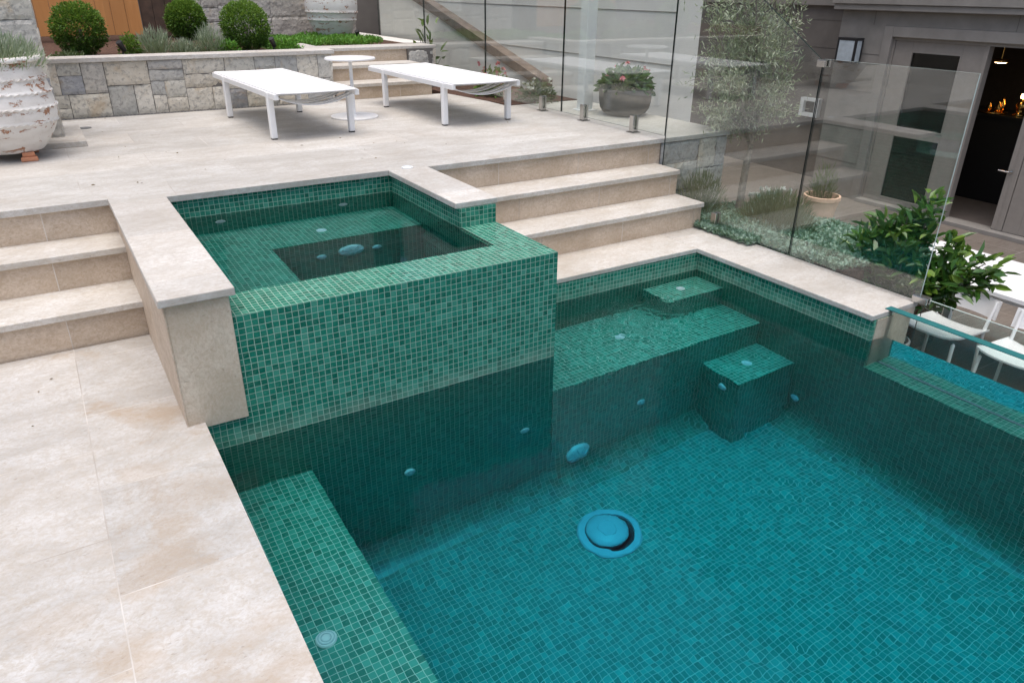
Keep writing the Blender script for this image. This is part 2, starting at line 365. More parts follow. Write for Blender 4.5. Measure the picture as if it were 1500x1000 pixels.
# ---------------- leaves: arrays of folded leaf faces
def leaves(P, D, L, W, fold=.15, curl=0.0, six=False):
    """P base points, D unit directions, L lengths, W widths -> verts, faces"""
    n = len(P); up = np.tile(np.array([0, 0, 1.]), (n, 1)) + RNG.normal(0, .5, (n, 3))
    S = np.cross(D, up); S /= np.linalg.norm(S, axis=1)[:, None] + 1e-9
    N = np.cross(S, D); L = np.asarray(L).reshape(-1, 1) * np.ones((n, 1)); W = np.asarray(W).reshape(-1, 1) * np.ones((n, 1))
    tip = P + D * L - N * L * curl
    if not six:
        V = np.stack([P, P + D * L * .45 + S * W * .5 + N * W * fold, tip, P + D * L * .45 - S * W * .5 + N * W * fold], 1).reshape(-1, 3)
        F = np.arange(n * 4).reshape(n, 4)
    else:
        m1 = P + D * L * .3; m2 = P + D * L * .68 - N * L * curl * .4; h = N * W * fold
        V = np.stack([P, m1 + S * W * .46 + h, m2 + S * W * .40 + h, tip, m2 - S * W * .40 + h, m1 - S * W * .46 + h], 1).reshape(-1, 3)
        b = np.arange(n)[:, None] * 6
        F = np.concatenate([b + np.array([[0, 1, 2, 3]]), b + np.array([[0, 3, 4, 5]])], 1).reshape(-1, 4)
    return V, F
def leafobj(name, P, D, L, W, mat, parent=None, rnd=None, **kw):
    P = np.asarray(P, float); D = np.asarray(D, float); D /= np.linalg.norm(D, axis=1)[:, None] + 1e-9
    V, F = leaves(P, D, L, W, **kw)
    k = len(F) // len(P)
    rn = np.repeat(RNG.random(len(P)) if rnd is None else np.clip(rnd, 0, 1), k)
    off = np.zeros(3); p = parent
    while p is not None: off += np.array(p.location); p = p.parent
    me = bpy.data.meshes.new(name); me.from_pydata((V - off).tolist(), [], F.tolist()); me.update()
    finish(me, V, mat, np.zeros(len(F), int), rn, False)
    o = bpy.data.objects.new(name, me); COL.objects.link(o); o.parent = parent; return o
def unit(n):
    d = RNG.normal(0, 1, (n, 3)); return d / np.linalg.norm(d, axis=1)[:, None]
def lump(p, s, seed): return np.array([noise.noise(Vector((float(a[0]) * s + seed, float(a[1]) * s, float(a[2]) * s))) for a in p])

# ---------------- rough ashlar wall: every block of its face has its own size, set and colour
def split(u0, u1, v0, v1, out, amax, wmax):
    w, h = u1 - u0, v1 - v0
    if (w * h < amax * random.uniform(.5, 1.6) and w < wmax and h < .24) or w < .09 or h < .07: out.append((u0, u1, v0, v1)); return
    if w > h * random.uniform(.9, 1.7) and w > .16: c = u0 + w * random.uniform(.35, .65); split(u0, c, v0, v1, out, amax, wmax); split(c, u1, v0, v1, out, amax, wmax)
    elif h > .13: c = v0 + h * random.uniform(.38, .62); split(u0, u1, v0, c, out, amax, wmax); split(u0, u1, c, v1, out, amax, wmax)
    else: c = u0 + w * .5; split(u0, c, v0, v1, out, amax, wmax); split(c, u1, v0, v1, out, amax, wmax)
def blocks(b, u0, u1, v0, v1, fn, amax=.05, wmax=.42, rough=.0045, prot=.010):
    out = []; split(u0, u1, v0, v1, out, amax, wmax)
    for (a, c, d, e) in out:
        g = random.uniform(.001, .003); a += g; c -= g; d += g; e -= g
        if c - a < .02 or e - d < .02: continue
        nx = max(4, int((c - a) / .022)); nz = max(4, int((e - d) / .022)); pr = random.uniform(0, prot); b.rnd = random.random()
        vs = []; sd = random.uniform(0, 99); tu, tv = random.uniform(-.02, .02), random.uniform(-.02, .02)
        for j in range(nz + 1):
            for i in range(nx + 1):
                u = a + (c - a) * i / nx; v = d + (e - d) * j / nz
                edge = i in (0, nx) or j in (0, nz)
                w = pr + tu * (u - a) + tv * (v - d) + rough * 1.5 * noise.noise(Vector((u * 9 + sd, v * 9, sd))) + rough * .8 * noise.noise(Vector((u * 31 + sd, v * 31, sd)))
                if edge: w -= random.uniform(.003, .008); u += random.uniform(-.0012, .0012); v += random.uniform(-.0012, .0012)
                vs.append(fn(u, v, w))
        fs = []
        for j in range(nz):
            for i in range(nx):
                k = j * (nx + 1) + i; fs.append((k, k + 1, k + nx + 2, k + nx + 1))
        per = list(range(nx + 1)) + [j * (nx + 1) + nx for j in range(1, nz + 1)] + [nz * (nx + 1) + i for i in range(nx - 1, -1, -1)] + [j * (nx + 1) for j in range(nz - 1, 0, -1)]
        m = len(vs); N = nx + 1
        for k in per:
            i, j = k % N, k // N
            vs.append(fn(a + (c - a) * i / nx, d + (e - d) * j / nz, -.03))
        L = len(per)
        for q in range(L): fs.append((per[q], m + q, m + (q + 1) % L, per[(q + 1) % L]))
        b.add(vs, fs)
    b.rnd = .5

# ------------------------------------------------------------------ measured layout
ZL = -.51; ZR = -.124; ZW = -.652; ZF = -2.0; ZC = -1.46
PLY = -7.0
# ------------------------------------------------------------------ setting
g = B()
hx0, hx1, hy0, hy1 = -.6, 3.34, -7.4, .2; G = 70
for (a, b_, c, d_) in ((-G, hx0, -G, G), (hx1, G, -G, G), (hx0, hx1, -G, hy0), (hx0, hx1, hy1, G)):
    g.add([(a, c, ZC), (b_, c, ZC), (b_, d_, ZC), (a, d_, ZC)], [(0, 1, 2, 3)])
struct(obj('ground', g, M_court))

dk = B()
dk.box(-9, 0, .086, 2.9, -.03, 0); dk.box(0.0, 1.686, 0, 2.9, -.03, 0); dk.box(1.686, 3.385, -.0214, 2.9, -.03, 0); dk.box(3.385, 4.205, -.0214, 1.87, -.03, 0)
dk.m = 1
dk.box(-9, .0195, .106, 2.9, -1.5, -.0305); dk.box(.02, 1.686, .02, 2.9, -2.1, -.0305); dk.box(1.686, 3.385, .0, 2.9, -1.5, -.0305); dk.box(3.385, 4.18, .0, 5.5, -1.5, -.0305)
struct(obj('deck', dk, [M_deck, M_riser]))
lp = B(); lp.box(-9, .078, -9, -.47, ZL - .03, ZL); lp.m = 1; lp.box(-9, .045, -9, -.50, -2.1, ZL - .0305)
struct(obj('paving', lp, [M_low, M_riser]))

# swimming pool
pool = thing('swimming_pool', 'large green mosaic swimming pool filled with deep teal water', 'pool', (1.6, -3, ZF))
s = B(); s.box(.05, 3.4, PLY, -.80, ZF - .1, ZF)
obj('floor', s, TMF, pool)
s = B()
s.box(.05, .058, PLY, -1.375, ZF, ZL - .031)                    # left wall
s.box(.03, 1.672, -1.384, -1.30, ZF, ZR - .0255)                    # wall under the spa
s.box(1.62, 1.672, -1.30, -.83, ZF, ZR - .0255)                     # spa flank facing the steps
s.box(1.672, 3.4, -.84, -.70, ZF, ZL - .031)                       # end wall
s.box(3.157, 3.34, -2.07, -.84, ZF, ZL - .031)                     # right wall under coping
s.box(3.157, 3.40, PLY, -2.07, ZF, -1.0)                           # right wall up to the acrylic ledge
s.box(.05, 3.5, PLY - .2, PLY, ZF, ZL - .031)
obj('wall', s, TM, pool)
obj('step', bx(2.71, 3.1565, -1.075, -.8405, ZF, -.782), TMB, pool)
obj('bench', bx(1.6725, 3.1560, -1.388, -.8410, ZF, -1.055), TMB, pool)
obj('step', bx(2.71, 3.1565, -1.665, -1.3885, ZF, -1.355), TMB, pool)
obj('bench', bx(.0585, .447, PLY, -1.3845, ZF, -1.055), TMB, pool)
cp = B(); cp.box(1.674, 3.137, -.842, -.485, ZL - .03, ZL); obj('coping', cp, M_tread, pool, .004)
cp = B(); cp.box(3.1375, 3.527, -2.069, -.485, ZL - .03, ZL); obj('coping', cp, M_cope, pool, .004)
cp = B(); cp.box(3.345, 3.515, -2.066, -.49, -1.5, ZL - .0305); cp.box(3.18, 3.345, -2.0735, -2.0705, -1.0, ZL - .0305, ); obj('cladding', cp, M_pier, pool)
def cove(parent, a0, a1, fixed, axis, sgn, r=.15, n=12):
    # tiled concave fillet where the walls run into the floor; its last strip dips under the floor tiles
    b = B(); vs = []; fs = []; arcs = []
    for i in range(n + 1):
        th = math.pi / 2 * i / n; o_ = r * (1 - math.sin(th)) + .0008; h = ZF - .0012 + r * (1 - math.cos(th))
        for a in (a0, a1): vs.append((a, fixed + sgn * o_, h) if axis == 'x' else (fixed + sgn * o_, a, h))
    up_first = (axis == 'x') == (sgn < 0)
    for i in range(n): f = (2 * i, 2 * i + 1, 2 * i + 3, 2 * i + 2); fs.append(f if up_first else f[::-1])
    b.add(vs, fs); o = obj('cove', b, TM, parent); me = o.data; uvd = me.uv_layers[0].data
    for lp_ in me.loops:   # unroll the curve so the tiles keep their size
        k = lp_.vertex_index; arc = r * math.pi / 2 * (k // 2) / n; al = (a0, a1)[k % 2]; q = fixed + sgn * (r - arc)
        uvd[lp_.index].uv = (al, q) if axis == 'x' else (q, al)
cove(pool, .447, 2.709, -1.3885, 'x', -1); cove(pool, PLY, -1.666, 3.157, 'y', -1); cove(pool, PLY, -1.385, .447, 'y', 1)
def disc(name, c, r, axis, parent, label=None, big=False, mat=None):
    b = B()
    if axis == 'z': pr = [(r, -.004), (r, .004), (r * .9, .009), (r * .55, .011), (r * .5, .008), (r * .3, .012), (0, .013)]
    else: pr = [(r, -.004), (r, .005), (r * .85, .009), (r * .55, .010), (r * .45, .006), (r * .25, .012), (0, .0125)]
    b.lathe(pr, c, 28, axis=axis); o = obj(name, b, mat or M_lid, parent, smooth=False)
    g = B(); off = .0125 if axis == 'z' else .0115
    for r0, r1 in ((.80, .70), (.50, .44)):
        g.lathe([(r * r0, off - .006), (r * r0, off), (r * r1, off), (r * r1, off - .006)], c, 28, axis=axis)
    obj('grille_slot', g, M_lidgrey, o)
    if label: o['label'] = label
    return o
def lightdisc(c, r, axis, parent):
    b = B(); b.lathe([(r, -.005), (r, .012), (r * .92, .016), (r * .6, .022), (0, .025)], c, 36, axis=axis)
    o = obj('pool_light', b, M_lid, parent, smooth=True)
    f = B()
    for k in range(8):
        a = k * math.pi / 4 + .2; d = (math.cos(a), math.sin(a))
        p = [(c[0] + d[0] * r * q, c[1] - h, c[2] + d[1] * r * q) for q, h in ((.35, .0265), (.65, .0235), (.9, .0185))] if axis == 'y' else [(c[0] + d[0] * r * q, c[1] + d[1] * r * q, c[2] + h) for q, h in ((.35, .0265), (.65, .0235), (.9, .0185))]
        f.tube(p, .004, 5)
    obj('fin', f, M_lidgrey, o)
lightdisc((1.84, -1.389, -1.80), .075, 'y', pool)
disc('return_jet', (.887, -1.385, -1.36), .026, 'y', pool)
disc('return_jet', (1.506, -1.385, -1.36), .026, 'y', pool)
disc('return_jet', (2.27, -1.389, -1.54), .028, 'y', pool)
disc('return_jet', (2.71, -1.56, -1.47), .026, 'x', pool)
disc('return_jet', (3.157, -1.715, -1.75), .027, 'x', pool)
disc('return_jet', (2.92, -.95, -.782), .027, 'z', pool)
disc('return_jet', (2.33, -1.10, -1.055), .030, 'z', pool)
disc('return_jet', (2.93, -1.52, -1.355), .031, 'z', pool)
disc('return_jet', (.212, -2.24, -1.055), .034, 'z', pool)
md = B(); md.lathe([(.158, -.004), (.158, .010), (.150, .018), (.118, .020), (.116, .003), (0, .003)], (1.725, -1.83, ZF), 48)
dr = obj('main_drain', md, M_lidgrey, pool, smooth=False)
md = B(); md.lathe([(.10, .0035), (.104, .022), (.098, .032), (.08, .041), (.05, .047), (.012, .049), (0, .0492)], (1.718, -1.82, ZF), 48)
obj('drain_cover', md, M_lidgrey, dr, smooth=True)
md = B(); md.lathe([(.05, .046), (.048, .050), (.044, .050), (.042, .048)], (1.718, -1.82, ZF), 32); obj('ring', md, M_lidgrey, dr)
md = B(); md.lathe([(.116, .004), (.116, .0065), (.101, .0065), (.101, .004)], (1.725, -1.83, ZF), 48); obj('gap', md, M_dark, dr)
w = B(); w.prism([(.054, PLY - .003), (3.2695, PLY - .003), (3.2695, -2.066), (3.16, -2.066), (3.16, -.836), (1.668, -.836), (1.668, -1.380), (.054, -1.380)], ZF - .004, ZW)
struct(obj('pool_water', w, M_water))

# spa
spa = thing('spa', 'raised square spa with green mosaic rim overflowing towards the pool', 'spa', (.85, -.7, ZR))
sb = B()
sb.box(.20, .235, -1.30, .03, -1.2, -.031)                        # left inner wall face
sb.box(.235, 1.50, .0195, .06, -1.2, -.031)                       # back inner wall face
sb.box(1.465, 1.672, -.83, .0195, -.98, -.031)                    # right wall, tiled end facing the rim
obj('wall', sb, TM, spa)
rm = B(); rm.box(.2355, 1.672, -1.384, -1.155, ZR - .025, ZR); rm.box(1.474, 1.672, -1.155, -.8305, ZR - .025, ZR)
rm.box(.2355, 1.474, -1.1575, -1.1551, -1.0, ZR - .0001); rm.box(1.4738, 1.4765, -1.155, -.8305, -1.0, ZR - .0001)
obj('rim', rm, TM, spa)
fb = B(); fb.box(.2355, 1.64, -1.29, .019, -1.10, -1.0)
fb.box(1.4655, 1.64, -1.156, -.829, -1.0, ZR - .03); fb.box(.2355, 1.64, -1.29, -1.1555, -1.0, ZR - .03)
obj('floor', fb, TM, spa)
be = B(); be.prism([(.2355, -1.1545), (.640, -1.1545), (.640, -.39), (1.4645, -.39), (1.4645, .019), (.2355, .019)], -.999, -.43)
obj('bench', be, TM, spa)
for x in (.491, 1.163): disc('jet', (x, .0195, -.262), .026, 'y', spa)
for x in (.885, 1.19): disc('jet', (x, -.39, -.655), .026, 'y', spa)
o = lightdisc((1.045, -.39, -.63), .07, 'y', spa)
disc('drain', (.95, -.22, -.43), .028, 'z', spa)
cp = B(); cp.prism([(0, -1.4217), (.255, -1.4217), (.255, -.02), (.255, 0), (0, 0)], -.03, .0006); obj('coping', cp, M_cope, spa, .004)
cp = B(); cp.box(1.445, 1.6862, -.8245, 0, -.03, .0006); obj('coping', cp, M_cope, spa, .004)
pc = B(); pc.box(.02, .2345, -1.402, .06, -.533, -.0305); obj('side_wall', pc, M_pier, spa, .003)
pc = B(); pc.box(.016, .0205, -1.404, .10, -.51, -.0305); obj('cladding', pc, M_riser, spa)
w = B(); w.prism([(.225, -1.158), (1.4770, -1.158), (1.4770, -.8298), (1.4680, -.8298), (1.4680, .024), (.225, .024)], -1.004, ZR - .004)
struct(obj('spa_water', w, M_swater))

# travertine steps
def flight(name, label, x0, x1, ys, zs, parent_loc, side_extra=None):
    t = thing(name, label, 'steps', parent_loc)
    for (yf, yb, z, xe) in ys:
        st = B(); st.box(x0, xe, yf + .02, yb, z - .5, z - .0305); o = obj('step', st, M_riser, t)
        tr = B(); tr.box(x0, xe + .004, yf, yb, z - .03, z); obj('tread', tr, M_tread, o, .003)
    return t
flight('stone_steps', 'travertine steps at the left running down beside the spa wall to the pool paving', -9, .0155,
       [(-.1707, .105, -.17, .0155), (-.4788, -.15, -.34, .0155)], None, (-1, -.2, ZL))
flight('stone_steps', 'travertine steps on the far side of the spa under the glass fence', 1.6735, 3.49,
       [(-.265, -.001, -.17, 3.488), (-.5219, -.2455, -.34, 3.490)], None, (2.6, -.25, ZL))
flight('stone_steps', 'three pale travertine steps behind the side table rising to the planted terrace', 2.175, 3.14,
       [(2.86, 3.20, .137, 3.14), (3.14, 3.48, .274, 3.14)], None, (2.65, 3.1, 0))
tw = B(); tw.box(2.175, 3.14, 3.44, 3.74, -.1, .375); tw.m = 1; tw.box(2.02, 3.47, 3.42, 3.76, .376, .41)
t = thing('landing_wall', 'low tan travertine top riser with pale capping above the back steps', 'wall', (2.65, 3.5, 0))
o = obj('riser', bx(2.175, 3.14, 3.44, 3.74, -.1, .3795), M_riser, t); obj('coping', bx(2.175, 3.47, 3.42, 3.76, .38, .41), M_cope, t, .004)

# stone walls
def stonewall(name, label, cat, faces, core, coping, loc, mat=M_stone, am=.05, wm=.42):
    t = thing(name, label, cat, loc)
    b = B()
    for (u0, u1, v0, v1, fn) in faces: blocks(b, u0, u1, v0, v1, fn, am, wm)
    obj('stone_facing', b, mat, t)
    c = B(); 
    for k in core: c.box(*k)
    obj('core', c, M_mortar, t)
    if coping:
        c = B()
        for k in coping: c.box(*k)
        obj('coping', c, M_cope, t, .004)
    return t
stonewall('retaining_wall', 'low grey quartzite block wall with pale capping behind the loungers', 'wall',
          [(-3.5, 2.15, 0.0, .405, lambda u, v, w: (u, 2.868 - w, v)), (2.868, 3.42, 0.0, .405, lambda u, v, w: (2.15 + w, u, v))],
          [(-3.5, 2.145, 2.876, 3.1, 0, .405)], [(-3.5, 2.172, 2.845, 3.08, .4055, .44), (1.98, 2.172, 3.081, 3.76, .4055, .44)], (.5, 2.95, 0))
stonewall('stone_pier', 'short grey stone pier at the right of the back steps', 'pier',
          [(3.145, 3.45, 0.0, .378, lambda u, v, w: (u, 3.40 - w, v)), (3.40, 3.74, 0, .378, lambda u, v, w: (3.45 + w, u, v))], [(3.145, 3.445, 3.406, 3.74, 0, .378)], None, (3.3, 3.5, 0))
stonewall('deck_retaining_wall', 'quartzite block wall below the deck corner behind the glass', 'wall',
          [(3.53, 4.19, -1.3, -.034, lambda u, v, w: (u, -.012 - w, v)), (-.012, 2.2, -1.4, -.034, lambda u, v, w: (4.186 + w, u, v))], [(3.53, 4.1845, -.0065, -.003, -1.4, -.034)], None, (3.85, -.01, -1.4), am=.05)
stonewall('stone_pier', 'tall grey stone pier behind the white urn at the left edge', 'pier',
          [(-1.3, -.086, .035, 2.4, lambda u, v, w: (u, 1.815 - w, v)), (1.815, 2.30, .035, 2.4, lambda u, v, w: (-.086 + w, u, v))], [(-1.3, -.091, 1.822, 2.3, 0, 2.4)], None, (-.7, 2, 0), am=.08)
tag(obj('plinth_slab', bx(-1.3, .03, 1.60, 2.28, .0, .036), M_tread, None, .004), 'low travertine slab under the stone pier beside the urn', 'slab')
stonewall('garden_wall', 'tall pale stone block wall behind the clipped box balls', 'wall',
          [(1.40, 3.35, .40, 2.6, lambda u, v, w: (u, 5.35 - w, v))], [(1.40, 3.35, 5.36, 5.6, .2, 2.6)], None, (2.3, 5.4, .4), M_stone2, .14, .8)
# planted terrace
so = B(); so.box(-3.5, 1.979, 3.085, 5.34, .1, .405); so.box(1.979, 3.45, 3.765, 5.34, .1, .385); so.box(-3.5, 1.3, 5.34, 8, .1, .40)
struct(obj('garden_bed', so, M_soil))
def lathe_thing(): pass
# timber gate and dark posts
gt = thing('timber_gate', 'orange cedar plank gate behind the box balls', 'gate', (.4, 5.4, .45))
for k in range(10):
    x = -.42 + k * .138; obj('plank', bx(x, x + .135, 5.40 + .002 * (k % 2), 5.43, .46, 2.3), M_cedar, gt, .002)
ds = thing('timber_screen', 'dark brown timber screen beside the orange gate', 'screen', (1.15, 5.4, .4))
for k in range(3): obj('board', bx(.97 + k * .125, .97 + k * .125 + .121, 5.42, 5.45, .42, 2.3), M_darkwood, ds, .002)
obj('post', bx(1.348, 1.395, 5.33, 5.44, .40, 2.4), M_black, ds); obj('bottom_rail', bx(.965, 1.345, 5.405, 5.4195, .44, .50), M_darkwood, ds)
obj('post', bx(-.50, -.43, 5.36, 5.45, .40, 2.4), M_black, gt)

# ------------------------------------------------------------------ loungers and side table
def lounger(loc, rot, label):
    t = thing('sun_lounger', label, 'sun lounger', (0, 0, 0), 'white sun loungers on the deck')
    W = .282; y0, y1 = -.80, .79; zt = .318
    b = B()
    n = 22
    # slightly sagging sling
    vs = []; fs = []
    for j in range(n + 1):
        for i in range(9):
            x = -W + 2 * W * i / 8; y = y0 + (y1 - y0) * j / n
            vs.append((x, y, zt - .004 * (1 - (x / W) ** 2)))
    for j in range(n):
        for i in range(8):
            k = j * 9 + i; fs.append((k, k + 1, k + 10, k + 9))
    m = len(vs); vs += [(p[0], p[1], p[2] - .006) for p in vs]; fs += [tuple(q + m for q in f[::-1]) for f in fs]
    rim = [i for i in range(9)] + [j * 9 + 8 for j in range(1, n + 1)] + [n * 9 + i for i in range(7, -1, -1)] + [j * 9 for j in range(n - 1, 0, -1)]
    for a, c in zip(rim, rim[1:] + rim[:1]): fs.append((a, a + m, c + m, c))
    b.add(vs, fs); obj('sling', b, M_fabric, t, smooth=False)
    b = B()
    for s_ in (-1, 1): b.box(s_ * (W + .001) - .016, s_ * (W + .001) + .016, y0 + .01, y1 - .01, zt - .044, zt - .007)
    b.box(-W + .0165, W - .0165, y1 - .04, y1 - .012, zt - .042, zt - .008); b.box(-W + .0165, W - .0165, -.62, -.595, zt - .040, zt - .008)
    obj('frame', b, M_white, t, .004)
    for sx in (-1, 1):
        for yy in (-.635, .46):
            b = B(); x = sx * (W + .001)
            b.prism([(x - .021, yy - .021), (x + .021, yy - .021), (x + .021, yy + .021), (x - .021, yy + .021)], .008, zt - .0075)
            o = obj('leg', b, M_white, t, .006); obj('foot_cap', bx(x - .017, x + .017, yy - .017, yy + .017, 0, .0078), M_black, o)
    for k, yy in enumerate((-.735, -.665, -.56, -.49)):
        b = B(); vs = []; fs = []; N = 16
        for i in range(N + 1):
            q = -1 + 2 * i / N; x = q * (W - .017); z = zt - .035 - .058 * (1 - q * q)
            for (dy, dz) in ((-.022, 0), (.022, 0), (.022, -.004), (-.022, -.004)): vs.append((x, yy + dy, z + dz))
        for i in range(N):
            for e in range(4): fs.append((i * 4 + e, i * 4 + (e + 1) % 4, i * 4 + 4 + (e + 1) % 4, i * 4 + 4 + e))
        fs += [(3, 2, 1, 0), (N * 4, N * 4 + 1, N * 4 + 2, N * 4 + 3)]
        b.add(vs, fs); obj('strap', b, M_white, t)
    t.location = loc; t.rotation_euler = (0, 0, rot); return t
L1 = lounger((1.40, 1.905, 0), R(2.3), 'white flat sun lounger in front of the grey block wall, nearer the urn')
dup(L1, (2.70, 1.845, 0), 'white flat sun lounger beside the glass fence with sagging straps showing', R(.9))
t = thing('side_table', 'small round white pedestal table between the two loungers', 'side table', (1.97, 1.915, 0))
b = B(); b.lathe([(.186, 0), (.190, .004), (.188, .012), (.03, .016), (.016, .020)], (1.97, 1.915, 0), 48); obj('base', b, M_white, t)
b = B(); b.lathe([(.0135, .018), (.0135, .436)], (1.97, 1.915, 0), 20); obj('post', b, M_white, t, smooth=False)
b = B(); b.lathe([(.192, .436), (.196, .440), (.196, .448), (.192, .452), (0, .452)], (1.97, 1.915, 0), 56); obj('tabletop', b, M_white, t)

n = 46; P = np.c_[RNG.uniform(-.3, 3.3, n), RNG.uniform(.3, 2.8, n), np.full(n, .003)]; P[42:] = np.c_[RNG.uniform(-1.2, -.1, 4), RNG.uniform(-1.2, -.6, 4), np.full(4, ZL + .003)]
D = RNG.normal(0, 1, (n, 3)); D[:, 2] = .1 * np.abs(D[:, 2])
o = leafobj('leaf_litter', P, D, RNG.uniform(.010, .026, n), RNG.uniform(.005, .011, n), leafmat('dry_leaves', LG((.10, .05, .02), (.16, .09, .04), (.22, .15, .07)), .8), None, fold=.15); o['kind'] = 'stuff'; tag(o, 'tiny dry leaves scattered on the travertine', 'leaf litter')
# ------------------------------------------------------------------ urns
def urn(name, label, c, R0, H, feet, reps):
    t = thing(name, label, 'urn', c); b = B(); prof = [(R0 * .52, .045 if feet else 0)]
    n = 90
    for i in range(1, n + 1):
        q = i / n
        r = R0 * (.56 + .44 * math.sin(min(1, q / .48) * math.pi / 2) ** .85) if q < .48 else R0 * (1 - .17 * ((q - .48) / .52) ** 1.4)
        for zc in reps:
            r += R0 * .022 * math.exp(-((q - zc) / .012) ** 2)
        prof.append((r, .045 * feet + q * (H - .045 * feet)))
    rt = prof[-1][0]
    prof += [(rt + .028, H - .012), (rt + .032, H), (rt + .028, H + .014), (rt - .012, H + .016), (rt - .022, H), (rt - .03, H - .06)]
    b.lathe(prof, c, 72)
    # scalloped rope relief on the rings
    for zc in reps:
        k = int(zc * n); rr = prof[k][0] + .001; z = prof[k][1]
        for a in range(46):
            th = a * 2 * math.pi / 46; p = Vector((c[0] + math.cos(th) * rr, c[1] + math.sin(th) * rr, c[2] + z)); tn = Vector((-math.sin(th), math.cos(th), .35)).normalized() * (rr * .06)
            b.tube([p - tn, p, p + tn], [.0015, .004, .0015], 5)
    obj('body', b, M_peel, t, smooth=True)
    b = B(); b.lathe([(0, H - .05), (rt - .025, H - .055)], c, 32); obj('soil', b, M_soil, t)
    if feet:
        for k in range(3):
            th = R(-62) + k * 2 * math.pi / 3; x = c[0] + math.cos(th) * R0 * .56; y = c[1] + math.sin(th) * R0 * .56
            b = B(); b.prism([(x - .045, y - .04), (x + .045, y - .04), (x + .035, y + .05), (x - .035, y + .05)], 0.0, .026); b.prism([(x - .033, y - .028), (x + .033, y - .028), (x + .028, y + .045), (x - .028, y + .045)], .026, .052)
            obj('foot', b, M_terra, t, .006)
    return t
urn('planter_urn', 'large ribbed urn with peeling white paint standing on terracotta feet', (-.375, 1.43, 0), .285, .56, 1, (.34, .50, .66, .80))
urn('planter_urn', 'peeling white urn with banded body in the green planting by the stone wall', (2.84, 4.75, .405), .29, .80, 0, (.26, .36, .60, .76))
def blooms(t, C_, k, L, W, mat):
    for p in C_: leafobj('flower', np.repeat(p[None], k, 0), unit(k) + np.array([0, 0, .45]), L, W, mat, t)
def tuft(name, c, r, h, n, mat, label, cat, lw=.006, ll=(.05, .10), group=None, flowers=None, upb=.9, parent=None):
    q = unit(n); q[:, 2] = np.abs(q[:, 2]); rr = RNG.random(n) ** .45
    P = np.array(c) + q * rr[:, None] * np.array([r, r, h]); P[:, 2] = np.maximum(P[:, 2], c[2])
    D = q * .7 + np.array([0, 0, upb]) + RNG.normal(0, .3, (n, 3))
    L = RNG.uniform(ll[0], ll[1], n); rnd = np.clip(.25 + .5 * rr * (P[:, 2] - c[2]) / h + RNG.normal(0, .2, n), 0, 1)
    t = thing(name, label, cat, c, group)
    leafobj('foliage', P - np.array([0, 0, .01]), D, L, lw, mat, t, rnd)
    b = B()
    for k in range(9):
        e = q[k] * np.array([r, r, h]) * .7 + np.array(c); b.tube([(c[0] + q[k][0] * r * .15, c[1] + q[k][1] * r * .15, c[2] - .01), tuple(e)], [.004, .002], 5)
    obj('stem', b, M_stem, t)
    if flowers is not None: blooms(t, np.array(c) + np.c_[RNG.uniform(-r, r, (flowers[0], 2)) * .75, h * RNG.uniform(.7, 1.1, flowers[0])], 5, .028, .024, flowers[1])
    return t
tuft('lavender', (-.385, 1.43, .515), .30, .19, 3000, L_lav, 'grey green lavender bush growing in the large ribbed urn', 'plant', .007, (.03, .07))
# spike lights, lids, drains
def spot(x, y, z, label):
    t = thing('garden_spotlight', label, 'spotlight', (x, y, z), 'small black garden spotlights'); b = B()
    b.tube([(x, y, z), (x, y, z + .07)], .006, 6); obj('spike', b, M_black, t)
    b = B(); b.tube([(x + .012, y + .01, z + .055), (x - .02, y - .02, z + .125)], [.020, .024], 12); obj('lamp_head', b, M_black, t)
spot(.50, 3.16, .405, 'small black garden spotlight beside the leftmost box ball'); spot(1.72, 3.15, .405, 'small black garden spotlight beside the rightmost box ball'); spot(2.98, 4.35, .385, 'small black garden spotlight beside the urn by the wall')
b = B(); b.lathe([(.034, 0), (.034, .005), (.026, .007), (.025, .004), (.012, .005), (0, .005)], (1.569, .012, .0007), 32); tag(obj('skimmer_lid', b, M_lid), 'round white plastic lid set in the deck at the spa corner', 'lid')
b = B(); b.lathe([(.045, .0), (.045, .003), (.036, .0035), (.034, .002), (0, .002)], (.066, 2.356, .0005), 32); tag(obj('floor_drain', b, M_drain), 'round grey floor drain in the deck near the urn', 'drain')
b = B(); b.box(-3.5, 2.15, 2.815, 2.845, .0, .003)
for k in range(220): b.box(-3.49 + k * .0256, -3.478 + k * .0256, 2.818, 2.842, .0031, .006)
tag(obj('channel_drain', b, M_drain), 'narrow slotted channel drain along the foot of the quartzite wall', 'drain')

# ------------------------------------------------------------------ glass fence
XG = 3.5; TH = .005
def pane(label, y0, y1, z0, z1, x=XG, poly=None, light_edge=(), group='frameless glass fence panels'):
    t = thing('glass_fence', label, 'glass fence', (x, (y0 + y1) / 2, z0), group)
    pts = poly or [(y0, z0), (y1, z0), (y1, z1), (y0, z1)]
    n = len(pts); vs = [(x - TH, a, c) for a, c in pts] + [(x + TH, a, c) for a, c in pts]
    b = B(); b.add(vs, [tuple(range(n)), tuple(range(n, 2 * n))[::-1]], 0)
    obj('pane', b, [M_glass], t)
    e = B()
    for i in range(n): e.add(vs, [], 0) if False else e.add([vs[i], vs[(i + 1) % n], vs[n + (i + 1) % n], vs[n + i]], [(0, 1, 2, 3)], 1 if i in light_edge else 0)
    obj('edge', e, [M_gedge, M_gedge2], t); return t
pane('glass fence panel at the far end over the terrace coping', 3.752, 5.0, .42, 1.32)
pane('glass fence panel beside the stone pier and back steps', 2.452, 3.740, .03, 1.32)
pane('glass fence panel beside the white lounger with sagging straps', 1.192, 2.440, .03, 1.32)
pane('glass fence panel in front of the grey bowl planter', -.068, 1.182, .03, 1.32)
